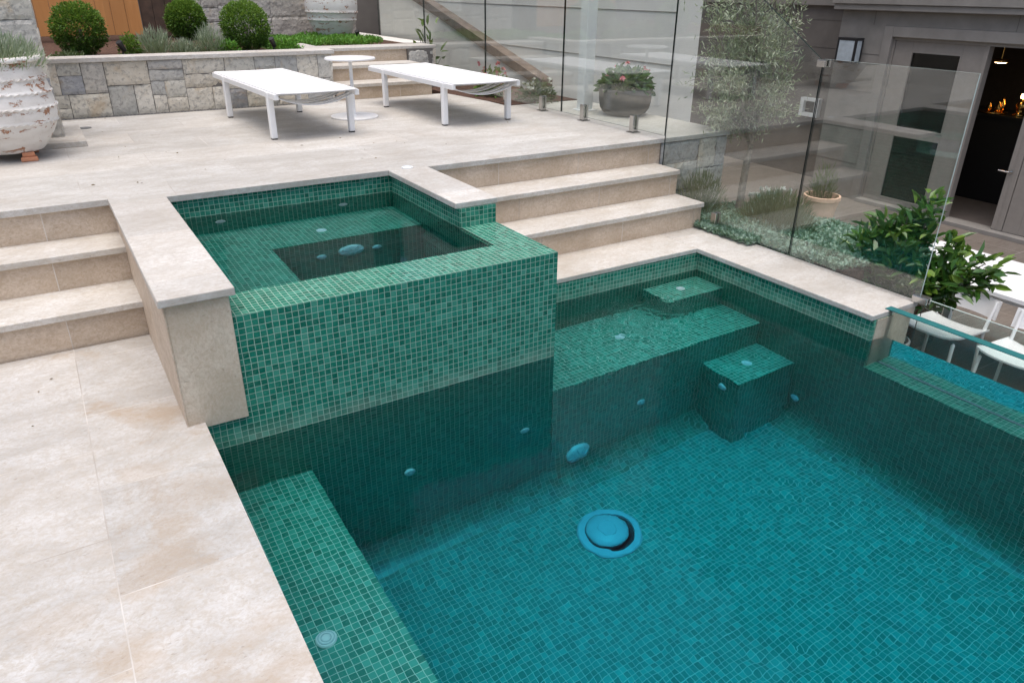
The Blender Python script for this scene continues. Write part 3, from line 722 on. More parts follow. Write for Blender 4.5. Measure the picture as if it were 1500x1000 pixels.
pane('glass fence panel with a sloping top edge in front of the olive tree', -1.243, -.082, -.49, 1.3, 3.5,
     [(-1.243, -.49), (-.074, -.49), (-.074, 1.32), (-.12, 1.32), (-1.243, .612)])
pane('lower glass fence panel standing on the pool coping in front of the terracotta pot', -2.085, -1.252, -.497, .622, 3.5, None, (2, 3))
pane('lowest glass panel beyond the acrylic window in front of the white chairs', -5.0, -2.10, -1.40, -.485, 3.52, None, (2,))
def spigot(x, y, z, label):
    t = thing('glass_spigot', label, 'spigot', (x, y, z), 'steel spigots holding the glass fence')
    b = B(); b.box(x - .038, x + .038, y - .038, y + .038, z, z + .008); obj('base_plate', b, M_steel, t, .002)
    b = B(); b.box(x - .026, x - .0075, y - .022, y + .022, z + .0082, z + .125); b.box(x + .0075, x + .026, y - .022, y + .022, z + .0082, z + .125); b.box(x - .0074, x + .0074, y - .022, y + .022, z + .0082, z + .028)
    obj('clamp_body', b, M_steel, t, .003)
spigot(3.5, 1.467, 0, 'steel glass spigot beside the mulch bed'); spigot(3.5, .878, 0, 'steel glass spigot at the foot of the white post'); spigot(3.5, .269, 0, 'steel glass spigot in front of the grey bowl planter'); spigot(3.5, 2.06, 0, 'steel glass spigot under the far end of the glass by the mulch bed')
spigot(3.512, -.62, ZL, 'steel glass spigot standing in the silver ground cover')
def clip(x, y, z, label, w=.022, l=.055):
    t = thing('glass_clip', label, 'clip', (x, y, z), 'steel clips joining glass panels'); 
    b = B(); b.box(x - w, x - .0075, y - l / 2, y + l / 2, z - .018, z + .016); b.box(x + .008, x + w, y - l / 2, y + l / 2, z - .018, z + .016); b.box(x - w, x + w, y - l / 2, y + l / 2, z + .0162, z + .019)
    obj('plate', b, M_steel, t, .002)
clip(3.5, -1.25, .60, 'square steel clip at the top joint of the sloping glass panel', .026, .05)
clip(3.507, -2.09, -.490, 'steel clip holding the lowest glass panel at the end of the coping', .022, .08)
# white post, handrail, pale wall behind the glass
tp = thing('white_post', 'square white post standing on the deck behind the glass fence', 'post', (3.84, 1.32, 0))
obj('shaft', bx(3.79, 3.89, 1.27, 1.37, .0, 3.2), M_white, tp, .005); obj('base_plate', bx(3.765, 3.915, 1.245, 1.395, .0005, .010), M_white, tp)
hr = B(); a = (2.82, -.02); e = (7.2, 1.10); hr.prism([a, e, (e[0], e[1] + .11), (a[0], a[1] + .10)], 4.40, 4.54, 'x')
rl = thing('stair_balustrade', 'sloping brown timber stair balustrade seen through the glass', 'balustrade', (4.47, 2.8, 0))
obj('capping', hr, M_beam, rl, .006)
hr = B(); hr.prism([(2.9, -.9), (7.2, -.9), (7.2, 1.095), (2.86, -.012)], 4.43, 4.51, 'x'); obj('panel', hr, M_render, rl)
pw = thing('rendered_wall', 'pale rendered house wall behind the white post and glass fence', 'wall', (5.1, 5, -1.4))
obj('wall', bx(5.0, 5.3, 1.50, 11, -1.46, 3.4), M_render, pw)
b = B()
for k in range(5): b.box(4.994, 4.9995, 1.505, 11, .30 + k * .46, .306 + k * .46)
obj('course_line', b, M_sandtrim, pw)

# mulch bed with flowers by the fence
fbm = B(); fbm.prism([(3.43, 1.88), (4.18, 1.88), (4.18, 5.4), (3.46, 5.4), (3.46, 3.39), (3.29, 3.38), (3.29, 2.94)], -.05, .004); struct(obj('flower_bed', fbm, M_soil))
struct(obj('terrace', bx(3.6, 4.35, 5.42, 12, -1.4, .3), M_render))

# bowl planter
bp = thing('bowl_planter', 'wide grey bowl planter on the deck behind the glass', 'planter', (4.0, .98, 0))
b = B(); b.lathe([(.14, .0), (.178, .02), (.205, .06), (.217, .12), (.220, .19), (.225, .198), (.225, .212), (.206, .212), (.200, .18)], (4.0, .98, 0), 56); obj('bowl', b, M_bowl, bp, smooth=True)
b = B(); b.lathe([(0, .190), (.201, .186)], (4.0, .98, 0), 32); obj('soil', b, M_soil, bp)
def leafy(name, c, r, h, n, mat, label, L=(.05, .085), W=(.03, .05), fl=None, cat='plant', six=True):
    q = unit(n); q[:, 2] = np.abs(q[:, 2]); rr = RNG.random(n) ** .5
    P = np.array(c) + q * rr[:, None] * np.array([r, r, h]); D = q + RNG.normal(0, .45, (n, 3)); D[:, 2] += .15
    t = thing(name, label, cat, c)
    l = RNG.uniform(*L, n)
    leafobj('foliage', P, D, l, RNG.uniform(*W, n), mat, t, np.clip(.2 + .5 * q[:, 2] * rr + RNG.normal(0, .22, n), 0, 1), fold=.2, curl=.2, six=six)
    b = B()
    for k in range(12):
        e = np.array(c) + q[k] * np.array([r, r, h]) * .85; b.tube([tuple(np.array(c) + q[k] * np.array([r, r, 0]) * .2 - np.array([0, 0, .01])), tuple(e)], [.005, .0025], 5)
    obj('stem', b, M_stem, t)
    if fl:
        m, fm = fl; blooms(t, np.array(c) + np.c_[RNG.uniform(-r, r, (m, 2)) * .9, h * RNG.uniform(.55, 1.15, m)], 9, .030, .026, fm)
    return t
leafy('geranium', (4.0, .98, .19), .225, .17, 420, leafmat('geranium_leaves', LG((.02, .07, .015), (.05, .13, .03), (.13, .24, .06))), 'leafy geranium with a few pink flowers in the grey bowl', fl=(9, L_pink))
leafy('flowering_plant', (3.62, 2.50, -.005), .19, .26, 350, L_box, 'pink flowering plant in the mulch bed behind the lounger', fl=(14, L_pink), L=(.035, .06), W=(.02, .03))
leafy('flowering_plant', (3.78, 1.98, -.005), .19, .19, 460, L_herb, 'low green plant with white flowers at the end of the mulch bed', fl=(8, L_whitep), L=(.03, .05), W=(.014, .022))
leafy('leafy_shrub', (3.95, 4.6, -.005), .20, .80, 60, L_box, 'dark slender shrub behind the glass by the stone wall', L=(.10, .17), W=(.03, .045))

# ------------------------------------------------------------------ clipped balls, lavender, ground cover on the terrace
def boxball(c, r, label, n=7500):
    t = thing('box_ball', label, 'shrub', (c[0], c[1], .405), 'clipped box balls in the terrace bed')
    q = unit(n); rr = 1 - .5 * RNG.random(n) ** 2.2
    lp = 1 + .15 * lump(q, 3.0, c[0] * 7) + .08 * lump(q, 8, c[0]) + np.where(RNG.random(n) < .03, RNG.random(n) * .16, 0)
    P = np.array(c) + q * (rr * lp)[:, None] * r; P[:, 2] = np.maximum(P[:, 2], .41)
    D = q + RNG.normal(0, .55, (n, 3)) + np.array([0, 0, .25])
    leafobj('foliage', P, D, RNG.uniform(.016, .030, n), RNG.uniform(.010, .016, n), L_box, t, np.clip(.18 + .5 * (rr - .5) + .22 * q[:, 2] + RNG.normal(0, .2, n), 0, 1), fold=.25)
    b = B(); b.tube([(c[0], c[1], .40), (c[0] + .01, c[1], c[2])], [.02, .012], 8); obj('trunk', b, M_bark, t)
boxball((.235, 3.46, .615), .195, 'clipped green box ball in front of the orange gate')
boxball((1.125, 3.75, .66), .165, 'smallest clipped box ball beside the dark timber screen')
boxball((1.575, 3.48, .615), .205, 'clipped round box ball in front of the pale stone wall')
GL = 'grey lavender plants on the terrace'
tuft('lavender', (.78, 3.40, .405), .16, .20, 900, L_lav, 'grey lavender clump right of the black spotlight between box balls', 'plant', .006, (.05, .09), GL)
tuft('lavender', (1.22, 3.33, .405), .13, .22, 800, L_lav, 'silver lavender clump in front of the smallest box ball', 'plant', .006, (.05, .09), GL)
tuft('lavender', (1.00, 3.30, .405), .11, .12, 500, L_lav, 'low lavender clump at the front of the terrace bed', 'plant', .006, (.04, .07), GL)
leafy('herb', (.58, 3.33, .405), .09, .18, 420, L_box, 'green upright herb between the box ball and the lavender', L=(.02, .035), W=(.012, .018))
leafy('herb', (1.36, 3.30, .405), .10, .11, 380, L_grass, 'low green plant between the two right hand box balls', L=(.02, .035), W=(.012, .018))
leafy('herb', (1.84, 3.26, .405), .13, .13, 560, L_grass, 'low green plant at the foot of the rightmost box ball', L=(.02, .035), W=(.012, .018))
leafy('herb', (.10, 3.22, .405), .15, .05, 320, L_herb, 'low pale edging plant at the foot of the leftmost box ball', L=(.02, .035), W=(.012, .018))
def cover(name, pts_fn, n, L, W, mat, D_up, flat=.6, rndb=.5):
    P = pts_fn(n); D = RNG.normal(0, 1, (n, 3)); D[:, 2] = np.abs(D[:, 2]) * flat + D_up
    l = lump(P, 6, 3.3)
    return leafobj(name, P, D, RNG.uniform(*L, n), RNG.uniform(*W, n), mat, None, np.clip(rndb + .35 * l + RNG.normal(0, .2, n), 0, 1), fold=.2)
def gp(n):
    x = RNG.uniform(1.72, 3.05, n); y = RNG.uniform(3.12, 4.75, n); k = (x > 2.0) & (y < 3.80) ; y[k] = RNG.uniform(3.80, 4.75, k.sum())
    P = np.c_[x, y, np.zeros(n)]; P[:, 2] = .40 + .055 * RNG.random(n) + .03 * lump(P, 5, 1.0); return P
o = cover('ground_cover', gp, 15000, (.022, .042), (.008, .014), L_grass, .9); o['kind'] = 'stuff'; tag(o, 'bright green low ground cover on the terrace below the urn', 'ground cover')

# ------------------------------------------------------------------ planted slope beyond the fence
def slope(x, y): return -.545 - .15 * max(0, x - 3.55) - .06 * max(0, -y - .6)
sl = B(); nx, ny = 16, 12; vs = []; fs = []
for j in range(ny + 1):
    for i in range(nx + 1):
        x = 3.53 + 1.75 * i / nx; y = -1.36 + 1.34 * j / ny
        if i > nx - 3 or j == 0: pass
        vs.append((x, y, slope(x, y) + random.uniform(-.012, .012)))
for j in range(ny):
    for i in range(nx): k = j * (nx + 1) + i; fs.append((k, k + 1, k + nx + 2, k + nx + 1))
sl.add(vs, fs)
n0 = nx + 1
per = [i for i in range(n0)] + [j * n0 + nx for j in range(1, ny + 1)] + [ny * n0 + i for i in range(nx - 1, -1, -1)] + [j * n0 for j in range(ny - 1, 0, -1)]
for a, c in zip(per, per[1:] + per[:1]): sl.add([vs[a], (vs[a][0], vs[a][1], -1.47), (vs[c][0], vs[c][1], -1.47), vs[c]], [(0, 1, 2, 3)])
struct(obj('bank', sl, M_soil))
def sp(n):
    x = 3.44 + 1.60 * RNG.random(n) ** 1.3; y = RNG.uniform(-1.38, -.05, n)
    k = (x < 3.55) & ((y > -.50) | (y < -.98)); x[k] = RNG.uniform(3.56, 4.9, k.sum())
    P = np.c_[x, y, np.zeros(n)]
    z = np.array([slope(a, b_) for a, b_ in zip(x, y)]); P[:, 2] = z + .035 + .045 * RNG.random(n) + .045 * lump(P, 4, 9.0); P[x < 3.54, 2] = -.505 + .03 * RNG.random((x < 3.54).sum()); return P
o = cover('ground_cover', sp, 24000, (.018, .034), (.016, .028), L_silver, .35, .7); o['kind'] = 'stuff'; tag(o, 'silver green trailing ground cover below the olive tree', 'ground cover')
tuft('santolina', (4.12, -.62, -.60), .27, .27, 3600, L_herb, 'feathery grey green bush behind the glass between olive trunk and terracotta pot', 'plant', .005, (.05, .09))
tuft('rosemary', (3.78, -.20, -.56), .20, .32, 1800, L_herb, 'dark feathery rosemary against the quartzite wall below the deck', 'plant', .005, (.05, .09))
leafy('flowering_plant', (4.55, -.20, -.66), .16, .18, 300, L_silver, 'white flowering plant behind the feathery bush', fl=(18, L_whitep), L=(.03, .05), W=(.015, .022))
# terracotta pot
tpz = -.80
pt = thing('terracotta_pot', 'pale terracotta pot standing behind the silver ground cover', 'pot', (4.94, -.39, tpz))
b = B(); b.lathe([(.095, 0), (.118, .20), (.132, .262), (.140, .270), (.140, .298), (.124, .300), (.118, .25)], (4.94, -.39, tpz), 40); obj('pot', b, M_terra2, pt, smooth=False)
b = B(); b.lathe([(0, .262), (.119, .256)], (4.94, -.39, tpz), 24); obj('soil', b, M_soil, pt)
tuft('rosemary', (4.94, -.39, tpz + .255), .10, .28, 420, L_herb, 'small thin herb growing in the terracotta pot', 'plant', .006, (.05, .09))

# olive tree
def olive(base, label):
    t = thing('olive_tree', label, 'tree', base); b = B()
    bp_ = Vector(base); fork = Vector((base[0] + .06, base[1] + .03, -.08))
    b.tube([bp_ - Vector((0, 0, .05)), bp_ + Vector((.015, .01, .2)), fork - Vector((.01, 0, .1)), fork], [.034, .028, .026, .025], 9)
    tips = []
    cen = Vector((base[0] + .02, base[1] + .13, .62))
    for k in range(15):
        a = k * 2.4; z = -.62 + 1.42 * (k + .5) / 15; rr = .42 * math.sqrt(max(.06, 1 - ((z - .12) / .82) ** 2)) * random.uniform(.55, 1)
        e = cen + Vector((math.cos(a) * rr, math.sin(a) * rr, z)); m = fork.lerp(e, .5) + Vector((random.uniform(-.05, .05), random.uniform(-.05, .05), .06))
        b.tube([fork, m, e], [.014, .009, .003], 6); tips.append((fork, m, e))
        for s_ in range(6):
            f = random.uniform(.35, 1); p = fork.lerp(m, f * 2) if f < .5 else m.lerp(e, f * 2 - 1)
            e2 = p + Vector((random.uniform(-.2, .2), random.uniform(-.2, .2), random.uniform(-.22, .24))); b.tube([p, p.lerp(e2, .5) + Vector((0, 0, .02)), e2], [.005, .003, .0015], 5); tips.append((p, p.lerp(e2, .5), e2))
    obj('trunk', b, M_bark, t)
    P = []; D = []
    for (a, m, e) in tips:
        big = (a - fork).length < 1e-6
        for k in range(115):
            f = random.uniform(.4 if big else .1, 1.03); p = a.lerp(m, f * 2) if f < .5 else m.lerp(e, f * 2 - 1)
            p = p + Vector((random.gauss(0, .045), random.gauss(0, .045), random.gauss(0, .045)))
            d = (e - a).normalized() * .7 + Vector((random.gauss(0, .6), random.gauss(0, .6), random.gauss(.2, .7))); P.append(tuple(p)); D.append(tuple(d))
    n = len(P); leafobj('crown', P, D, RNG.uniform(.030, .056, n), RNG.uniform(.0075, .011, n), L_olive, t, None, fold=.1)
olive((4.24, -.18, -.60), 'slender olive tree with silvery crown behind the sloping glass panel')

# citrus tree in its pot
def citrus(base, label):
    t = thing('citrus_tree', label, 'tree', base); b = B()
    bp_ = Vector(base); fork = bp_ + Vector((.0, .02, .20)); cen = Vector((4.34, -1.56, -.50))
    b.tube([bp_ - Vector((0, 0, .06)), fork], [.016, .013], 8); P = []; D = []; Rn = []
    ends = [(-.02, .42, -.16), (.02, .36, .02), (0, .18, .14), (.03, .02, .30), (-.05, -.05, .20), (.02, -.22, .08), (0, -.40, .05), (.03, -.47, -.08), (-.12, .10, -.10), (-.14, -.15, -.12), (.14, .15, -.02), (.15, -.2, -.03),
            (-.2, .25, .0), (-.18, -.02, .05), (.1, .33, -.12), (-.05, -.34, -.12), (.05, .10, -.16), (-.16, .3, -.20), (.0, -.30, -.10), (-.05, .22, .08), (-.08, .06, .16)]
    for q in ends:
        e = cen + Vector(q) + Vector((random.uniform(-.03, .03),) * 3); m = fork.lerp(e, .5) + Vector((0, 0, -.03)); b.tube([fork, m, e], [.009, .006, .003], 6)
        for k in range(85):
            f = random.uniform(.25, 1.0) ** .7; p = fork.lerp(m, f * 2) if f < .5 else m.lerp(e, f * 2 - 1)
            d = (e - m).normalized() * .55 + Vector((random.gauss(0, .6), random.gauss(0, .6), random.gauss(.05, .45))); P.append(tuple(p + Vector((random.uniform(-.07, .07), random.uniform(-.07, .07), random.uniform(-.06, .06))))); D.append(tuple(d)); Rn.append(.18 + .45 * f * random.random() + (.35 if f > .93 and random.random() < .5 else 0))
    obj('trunk', b, M_bark, t); n = len(P)
    leafobj('crown', P, D, RNG.uniform(.065, .115, n), RNG.uniform(.030, .046, n), L_citrus, t, np.array(Rn), fold=.22, curl=.22, six=True)
citrus((4.30, -1.54, -1.10), 'glossy dark green citrus tree beside the lower glass panel')
cpz = ZC
cp_ = thing('ceramic_pot', 'cream ceramic pot holding the citrus tree', 'pot', (4.30, -1.54, cpz))
b = B(); b.lathe([(.09, 0), (.12, .15), (.135, .30), (.142, .32), (.142, .34), (.13, .345), (.125, .31)], (4.30, -1.54, cpz), 40); obj('pot', b, M_cream, cp_, smooth=False)
b = B(); b.lathe([(0, .315), (.126, .31)], (4.30, -1.54, cpz), 24); obj('soil', b, M_soil, cp_)

# ------------------------------------------------------------------ acrylic pool window
ac = thing('acrylic_window', 'thick clear acrylic pool wall with teal-coloured glow on its top edge beside the courtyard', 'pool window', (3.30, -4, -1.0))
obj('panel', bx(3.2705, 3.3205, PLY, -2.045, -.9945, -.508), M_acr, ac)
obj('top_edge', bx(3.2702, 3.3208, PLY, -2.045, -.5078, -.504), plain('teal_edge_glow', (.02, .155, .155), .12), ac)  # thin strip on top; sky light glowing in the edge is painted as teal
obj('base_seal', bx(3.262, 3.335, PLY, -2.0715, -1.001, -.9955), M_seal, ac)

# ------------------------------------------------------------------ courtyard furniture
ct = thing('dining_table', 'long white outdoor dining table in the courtyard', 'table', (5.25, -2.4, ZC))
obj('tabletop', bx(4.84, 5.60, -3.6, -1.05, -.83, -.80), M_white, ct, .004)
for x in (4.96, 5.60):
    for y in (-3.5, -1.25): obj('leg', bx(x - .025, x + .025, y - .025, y + .025, ZC, -.8305), M_white, ct)
b = B(); b.box(4.95, 5.61, -1.44, -1.40, -.89, -.8306); b.box(4.95, 4.99, -3.5, -1.4405, -.89, -.8306); obj('apron', b, M_white, ct)
def chair(y, label):
    t = thing('dining_chair', label, 'chair', (4.66, y, ZC), 'white chairs at the outdoor dining table')
    b = B(); N = 10; vs = []; fs = []
    for i in range(N + 1):
        for j in range(N + 1):
            u = -1 + 2 * i / N; v = -1 + 2 * j / N; vs.append((4.62 + u * .19, y + v * .19, -1.06 + .03 * (v * v) ** 1.5 + .02 * max(0, -u) ** 2 - .012 * max(0, u)))
    for i in range(N):
        for j in range(N): k = i * (N + 1) + j; fs.append((k, k + N + 1, k + N + 2, k + 1))
    m = len(vs); vs += [(p[0], p[1], p[2] - .012) for p in vs]; fs += [tuple(q + m for q in f[::-1]) for f in fs]
    rim = list(range(N + 1)) + [i * (N + 1) + N for i in range(1, N + 1)] + [N * (N + 1) + j for j in range(N - 1, -1, -1)] + [i * (N + 1) for i in range(N - 1, 0, -1)]
    for a, c in zip(rim, rim[1:] + rim[:1]): fs.append((a, c, c + m, a + m))
    b.add(vs, fs); obj('seat', b, M_white, t, smooth=False)
    b = B(); vs = []; fs = []
    for j in range(N + 1):
        v = -1 + 2 * j / N; x = 4.86 - .05 * v * v
        vs += [(x, y + v * .20, -.975), (x + .02, y + v * .20, -.85), (x + .032, y + v * .20, -.85), (x + .012, y + v * .20, -.975)]
    for j in range(N):
        for e in range(4): fs.append((j * 4 + e, j * 4 + (e + 1) % 4, j * 4 + 4 + (e + 1) % 4, j * 4 + 4 + e))
    fs += [(3, 2, 1, 0), (N * 4, N * 4 + 1, N * 4 + 2, N * 4 + 3)]
    b.add(vs, fs); obj('backrest', b, M_white, t)
    for sx, sy in ((-1, -1), (-1, 1), (1, -1), (1, 1)):
        x = 4.62 + sx * .165; yy = y + sy * .165; b = B(); top = -1.07 if sx < 0 else -.86
        b.tube([(x + sx * .02, yy + sy * .015, ZC), (x, yy, -1.075), (x + (.05 if sx > 0 else 0), yy + sy * .005, top)], [.010, .012, .010], 8); obj('leg', b, M_white, t)
    return t
c0 = chair(-1.72, 'white moulded chair nearest the citrus tree')
dup(c0, (4.66, -2.22, ZC), 'white moulded chair second from the citrus tree'); dup(c0, (4.66, -2.74, ZC), 'white moulded chair third from the citrus tree at the picture edge')

# ------------------------------------------------------------------ house facade
XF = 8.5
hs = thing('house_facade', 'grey sandstone house front with glazed doors facing the courtyard', 'house', (XF, 1, ZC))
b = B(); b.box(9.05, 9.4, 2.28, 14, ZC, .78); b.box(8.60, 9.0, 1.675, 2.279, ZC, .75)
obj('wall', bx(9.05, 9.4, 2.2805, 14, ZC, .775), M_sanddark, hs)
b = B(); b.box(8.47, 9.05, 1.675, 2.28, ZC, .75); b.box(8.47, 8.9, -6, 1.6745, .59, .75); obj('wall', b, M_sand, hs, .004)
b = B(); b.box(8.455, 8.62, 1.56, 1.675, ZC, .5895); b.box(8.455, 8.62, -6, 1.5595, .478, .5895); obj('door_surround', b, M_sandtrim, hs, .004)
b = B(); b.box(8.38, 9.4, -6, 2.36, .7505, .815); b.box(8.36, 9.4, -6, 2.38, .8155, 1.30); b.box(8.40, 9.4, -6, 2.34, 1.3005, 8); b.box(9.0, 9.4, 2.381, 14, .7755, 8); obj('cornice', b, M_sandtrim, hs, .006)
b = B(); b.box(8.466, 8.4698, 1.675, 2.28, .27, .274); b.box(8.466, 8.4698, 1.675, 2.28, -.16, -.156); b.box(8.466, 8.4698, 1.675, 2.28, -.60, -.596); b.box(8.466, 8.4698, 1.675, 2.28, -1.02, -1.016); b.box(8.466, 8.4698, 1.83, 1.834, .594, .7495); b.box(8.466, 8.4698, .22, .224, .594, .7495)
for k in range(6): b.box(9.046, 9.0497, 2.281, 14, -1.1 + k * .34, -1.096 + k * .34)
obj('mortar_joint', b, M_sanddark, hs)
def leaf(y0, y1, x, st, panes, handle=None, label=None):
    """one glazed door leaf in the plane X=x: stiles and rails round the panes, each pane its own sheet"""
    z0, z1 = ZC + .05, .44; b = B(); d = .045
    ya, yb = y0 + st[0], y1 - st[1]
    b.box(x, x + d, y0, ya, z0, z1); b.box(x, x + d, yb, y1, z0, z1)
    zs = [z0] + [q for p in panes for q in p] + [z1]
    for k in range(0, len(zs), 2): b.box(x + .001, x + d - .001, ya, yb, zs[k], zs[k + 1])
    o = obj('door', b, M_joinery, hs, .003)
    if label: o['label'] = label
    for (p0, p1) in panes:
        obj('pane', bx(x + .018, x + .024, ya, yb, p0, p1), M_winglass, o)
        f = B(); w_ = .014; f.box(x - .004, x + .017, ya, yb, p0, p0 + w_); f.box(x - .004, x + .017, ya, yb, p1 - w_, p1); f.box(x - .004, x + .017, ya, ya + w_, p0 + w_, p1 - w_); f.box(x - .004, x + .017, yb - w_, yb, p0 + w_, p1 - w_); obj('glazing_bead', f, M_joinery, o)
    if handle:
        h = B(); y, z = handle; h.tube([(x - .002, y, z), (x - .045, y, z)], .009, 8); h.tube([(x - .045, y - .005, z), (x - .045, y + .11, z + .004)], [.009, .007], 8); h.lathe([(.022, .0), (.022, .006), (0, .006)], (x - .0005, y, z), 16, axis='x'); obj('handle', h, M_steel, o)
    return o
leaf(.500, 1.535, 8.52, (.235, .215), [(-1.36, -.60), (-.52, .335)])
leaf(-.178, -.065, 8.515, (.05, .05), [], (-.10, -.775))
leaf(-1.30, -.185, 8.52, (.17, .16), [(-1.10, .335)])
b = B(); b.box(8.505, 8.60, -6, 1.5595, .441, .4775); b.box(8.505, 8.60, 1.536, 1.5595, ZC, .4405); b.box(8.505, 8.60, .455, .4995, ZC, .4405); obj('door_frame', b, M_joinery, hs)
obj('threshold', bx(8.40, 8.62, -6, 1.5595, ZC, ZC + .045), M_sandtrim, hs, .003)
# room inside
b = B(); b.box(11.2, 11.3, -4, 4, ZC, .6); b.box(9.06, 11.2, 2.2, 2.27, ZC, .6); b.box(8.95, 11.2, -4, -3.9, ZC, .6); b.box(9.41, 11.3, -4, 2.27, .60, .7); b.box(8.91, 9.405, -4, 1.67, .60, .7)
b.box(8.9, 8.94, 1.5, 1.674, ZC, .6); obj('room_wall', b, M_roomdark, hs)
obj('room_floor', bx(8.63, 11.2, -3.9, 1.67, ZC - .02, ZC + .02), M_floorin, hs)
kb = thing('cabinet', 'black cabinet inside the open doorway', 'cabinet', (9.9, .75, ZC)); obj('body', bx(9.75, 10.3, .05, 1.35, ZC + .02, -.42), M_cab, kb, .004); obj('top', bx(9.72, 10.32, .02, 1.38, -.4195, -.39), M_cab, kb)
tl = thing('table_lamp', 'glowing brass lamp on the black cabinet indoors', 'lamp', (9.9, .62, -.39))
b = B(); b.lathe([(.07, 0), (.08, .01), (.03, .03), (.045, .08), (.06, .12), (.03, .17), (.012, .19), (.012, .24)], (9.9, .62, -.39), 24); obj('base', b, M_brass, tl, smooth=True)
t_ = NT('lit_lamp'); t_.surf(t_.n('Emission', {'Color': (1, .55, .18, 1), 'Strength': 12.0}).outputs[0])
t2_ = NT('lit_downlight'); t2_.surf(t2_.n('Emission', {'Color': (1, .70, .36, 1), 'Strength': 26.0}).outputs[0])
b = B(); b.lathe([(.03, .20), (.035, .22), (.03, .25), (0, .255)], (9.9, .62, -.39), 16); obj('bulb', b, t_.m, tl, smooth=True)
tr_ = thing('brass_tray', 'brass vessels on the black cabinet indoors', 'tray', (9.85, .86, -.39))
b = B(); b.lathe([(.14, 0), (.16, .02), (.15, .02), (0, .006)], (9.86, .90, -.39), 28); obj('tray', b, M_brass, tr_, smooth=True)
for (x, y, s_) in ((9.83, .84, 1), (9.90, .98, .8), (9.95, .86, 1.25)):
    b = B(); b.lathe([(.02 * s_, .007), (.04 * s_, .05 * s_), (.035 * s_, .09 * s_), (.015 * s_, .12 * s_), (.018 * s_, .15 * s_)], (x, y, -.39), 20); obj('vessel', b, M_brass, tr_, smooth=True)
cl = thing('ceiling_light', 'warm round ceiling light glowing inside the doorway', 'ceiling light', (9.3, .70, .235))
b = B(); b.lathe([(.075, 0), (.085, .012), (.085, .03), (.02, .04)], (9.3, .70, .235), 28); obj('housing', b, M_brass, cl, smooth=True)
b = B(); b.tube([(9.3, .70, .27), (9.3, .70, .60)], .006, 6); obj('rod', b, M_brass, cl)
b = B(); b.lathe([(0, -.010), (.04, -.008), (.068, -.001)], (9.3, .70, .235), 28); obj('diffuser', b, t2_.m, cl, smooth=True)
# wall lantern
ln = thing('wall_lantern', 'black framed box lantern on the sandstone pilaster', 'wall lamp', (8.40, 2.02, .25))
x0, x1, y0, y1, z0, z1 = 8.30, 8.44, 1.90, 2.16, .16, .44; b = B(); q = .024
for x in (x0, x1 - q):
    for y in (y0, y1 - q): b.box(x, x + q, y, y + q, z0 + q, z1 - q)
b.box(x0, x1, y0, y1, z1 - q + .0005, z1 + .006); b.box(x0, x1, y0, y1, z0, z0 + q - .0005); obj('frame', b, M_black, ln)
b = B(); b.box(x0 + .003, x0 + .006, y0 + q, y1 - q, z0 + q, z1 - q); b.box(x0 + q, x1 - q, y0 + .004, y0 + .007, z0 + q, z1 - q); b.box(x0 + q, x1 - q, y1 - .007, y1 - .004, z0 + q, z1 - q); obj('glass', b, plain('frosted_glass', (.42, .48, .52), .3), ln)
b = B(); b.lathe([(.035, .176), (.035, .36), (.02, .38)], (8.37, 2.03, 0), 16); obj('candle_tube', b, M_lid, ln); obj('bracket', bx(8.4405, 8.4695, 1.99, 2.07, .22, .40), M_black, ln)
# small framed box on the recessed wall
wb = thing('wall_box', 'small square white framed box fixed to the wall behind the glass', 'wall box', (9.0, 2.9, -.5))
b = B(); b.box(8.97, 9.045, 2.765, 3.065, -.640, -.590); b.box(8.97, 9.045, 2.765, 3.065, -.435, -.395); b.box(8.97, 9.045, 2.765, 2.825, -.5895, -.4355); b.box(8.97, 9.045, 3.005, 3.065, -.5895, -.4355); obj('frame', b, M_lid, wb)
obj('recess', bx(9.02, 9.0445, 2.8255, 3.0045, -.5892, -.4358), M_dark, wb)

bh = thing('sky_blocker_house', 'tall brown house wall added behind the timber gate to block sky', 'house', (-2, 8.2, .4))  # house and windows added to keep bright sky out of the water reflections
obj('wall', bx(-14, 4.9, 8.1, 8.6, -1.4, 8.5), M_sanddark, bh)
b = B()
for k in range(5): b.box(-12 + k * 3.2, -10.6 + k * 3.2, 8.05, 8.099, 3.6, 5.6)
obj('window', b, M_dark, bh)
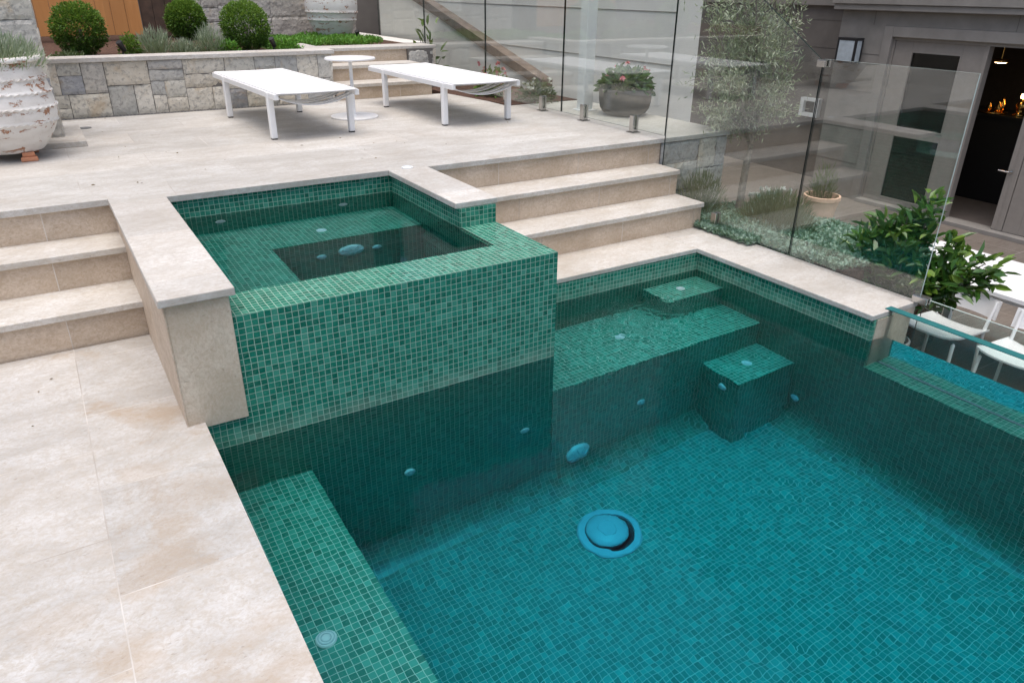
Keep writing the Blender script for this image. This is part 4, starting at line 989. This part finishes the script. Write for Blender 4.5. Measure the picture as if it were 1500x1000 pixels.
# left boundary wall (reflected in the glass)
stonewall('boundary_wall', 'grey stone boundary wall along the left of the garden', 'wall',
          [(-7, 1.5, ZL, .9, lambda u, v, w: (-3.6 + w, u, v))], [(-3.9, -3.606, -7, 1.5, -1.4, .9)], [(-3.92, -3.57, -7, 1.5, .9, .94)], (-3.7, -2, ZL), M_stone, .12, .7)

# ------------------------------------------------------------------ light, sky, camera
wd = bpy.data.worlds.new('World'); sc.world = wd; wd.use_nodes = True
nt = wd.node_tree; bg = nt.nodes['Background']; sky = nt.nodes.new('ShaderNodeTexSky'); sky.sky_type = 'NISHITA'; sky.sun_disc = False
EL, AZ = R(80), R(222)
sky.sun_elevation = EL; sky.sun_rotation = AZ; sky.air_density = 1.0; sky.dust_density = 4.5; sky.ozone_density = 1.0
nt.links.new(sky.outputs[0], bg.inputs[0]); bg.inputs[1].default_value = .15
sl_ = bpy.data.lights.new('sun', 'SUN'); sl_.energy = 1.5; sl_.angle = R(60); sl_.color = (1, .985, .96)
so_ = bpy.data.objects.new('sun', sl_); COL.objects.link(so_)
d = Vector((math.sin(AZ) * math.cos(EL), math.cos(AZ) * math.cos(EL), math.sin(EL)))
so_.rotation_euler = d.to_track_quat('Z', 'Y').to_euler()
cam = bpy.data.cameras.new('camera'); co_ = bpy.data.objects.new('camera', cam); COL.objects.link(co_)
cam.sensor_width = 36; cam.lens = 1077.368 / 1500 * 36; cam.clip_end = 500; cam.clip_start = .02
fw = Vector((.47798672, .76388735, -.43359523)); ri = Vector((.8500439, -.5266301, .00927967)); up = Vector((.22125567, .37301054, .90105997))
co_.matrix_world = Matrix(((ri.x, up.x, -fw.x, -.19336422), (ri.y, up.y, -fw.y, -3.97927887), (ri.z, up.z, -fw.z, .95753684), (0, 0, 0, 1)))
sc.camera = co_
sc.view_settings.view_transform = 'Standard'; sc.view_settings.look = 'None'; sc.view_settings.exposure = .48; sc.view_settings.gamma = 1
cy = sc.cycles; cy.max_bounces = 14; cy.transparent_max_bounces = 24; cy.transmission_bounces = 12; cy.diffuse_bounces = 4; cy.glossy_bounces = 6
cy.caustics_refractive = True; cy.caustics_reflective = False; cy.use_denoising = True; cy.sample_clamp_indirect = 6
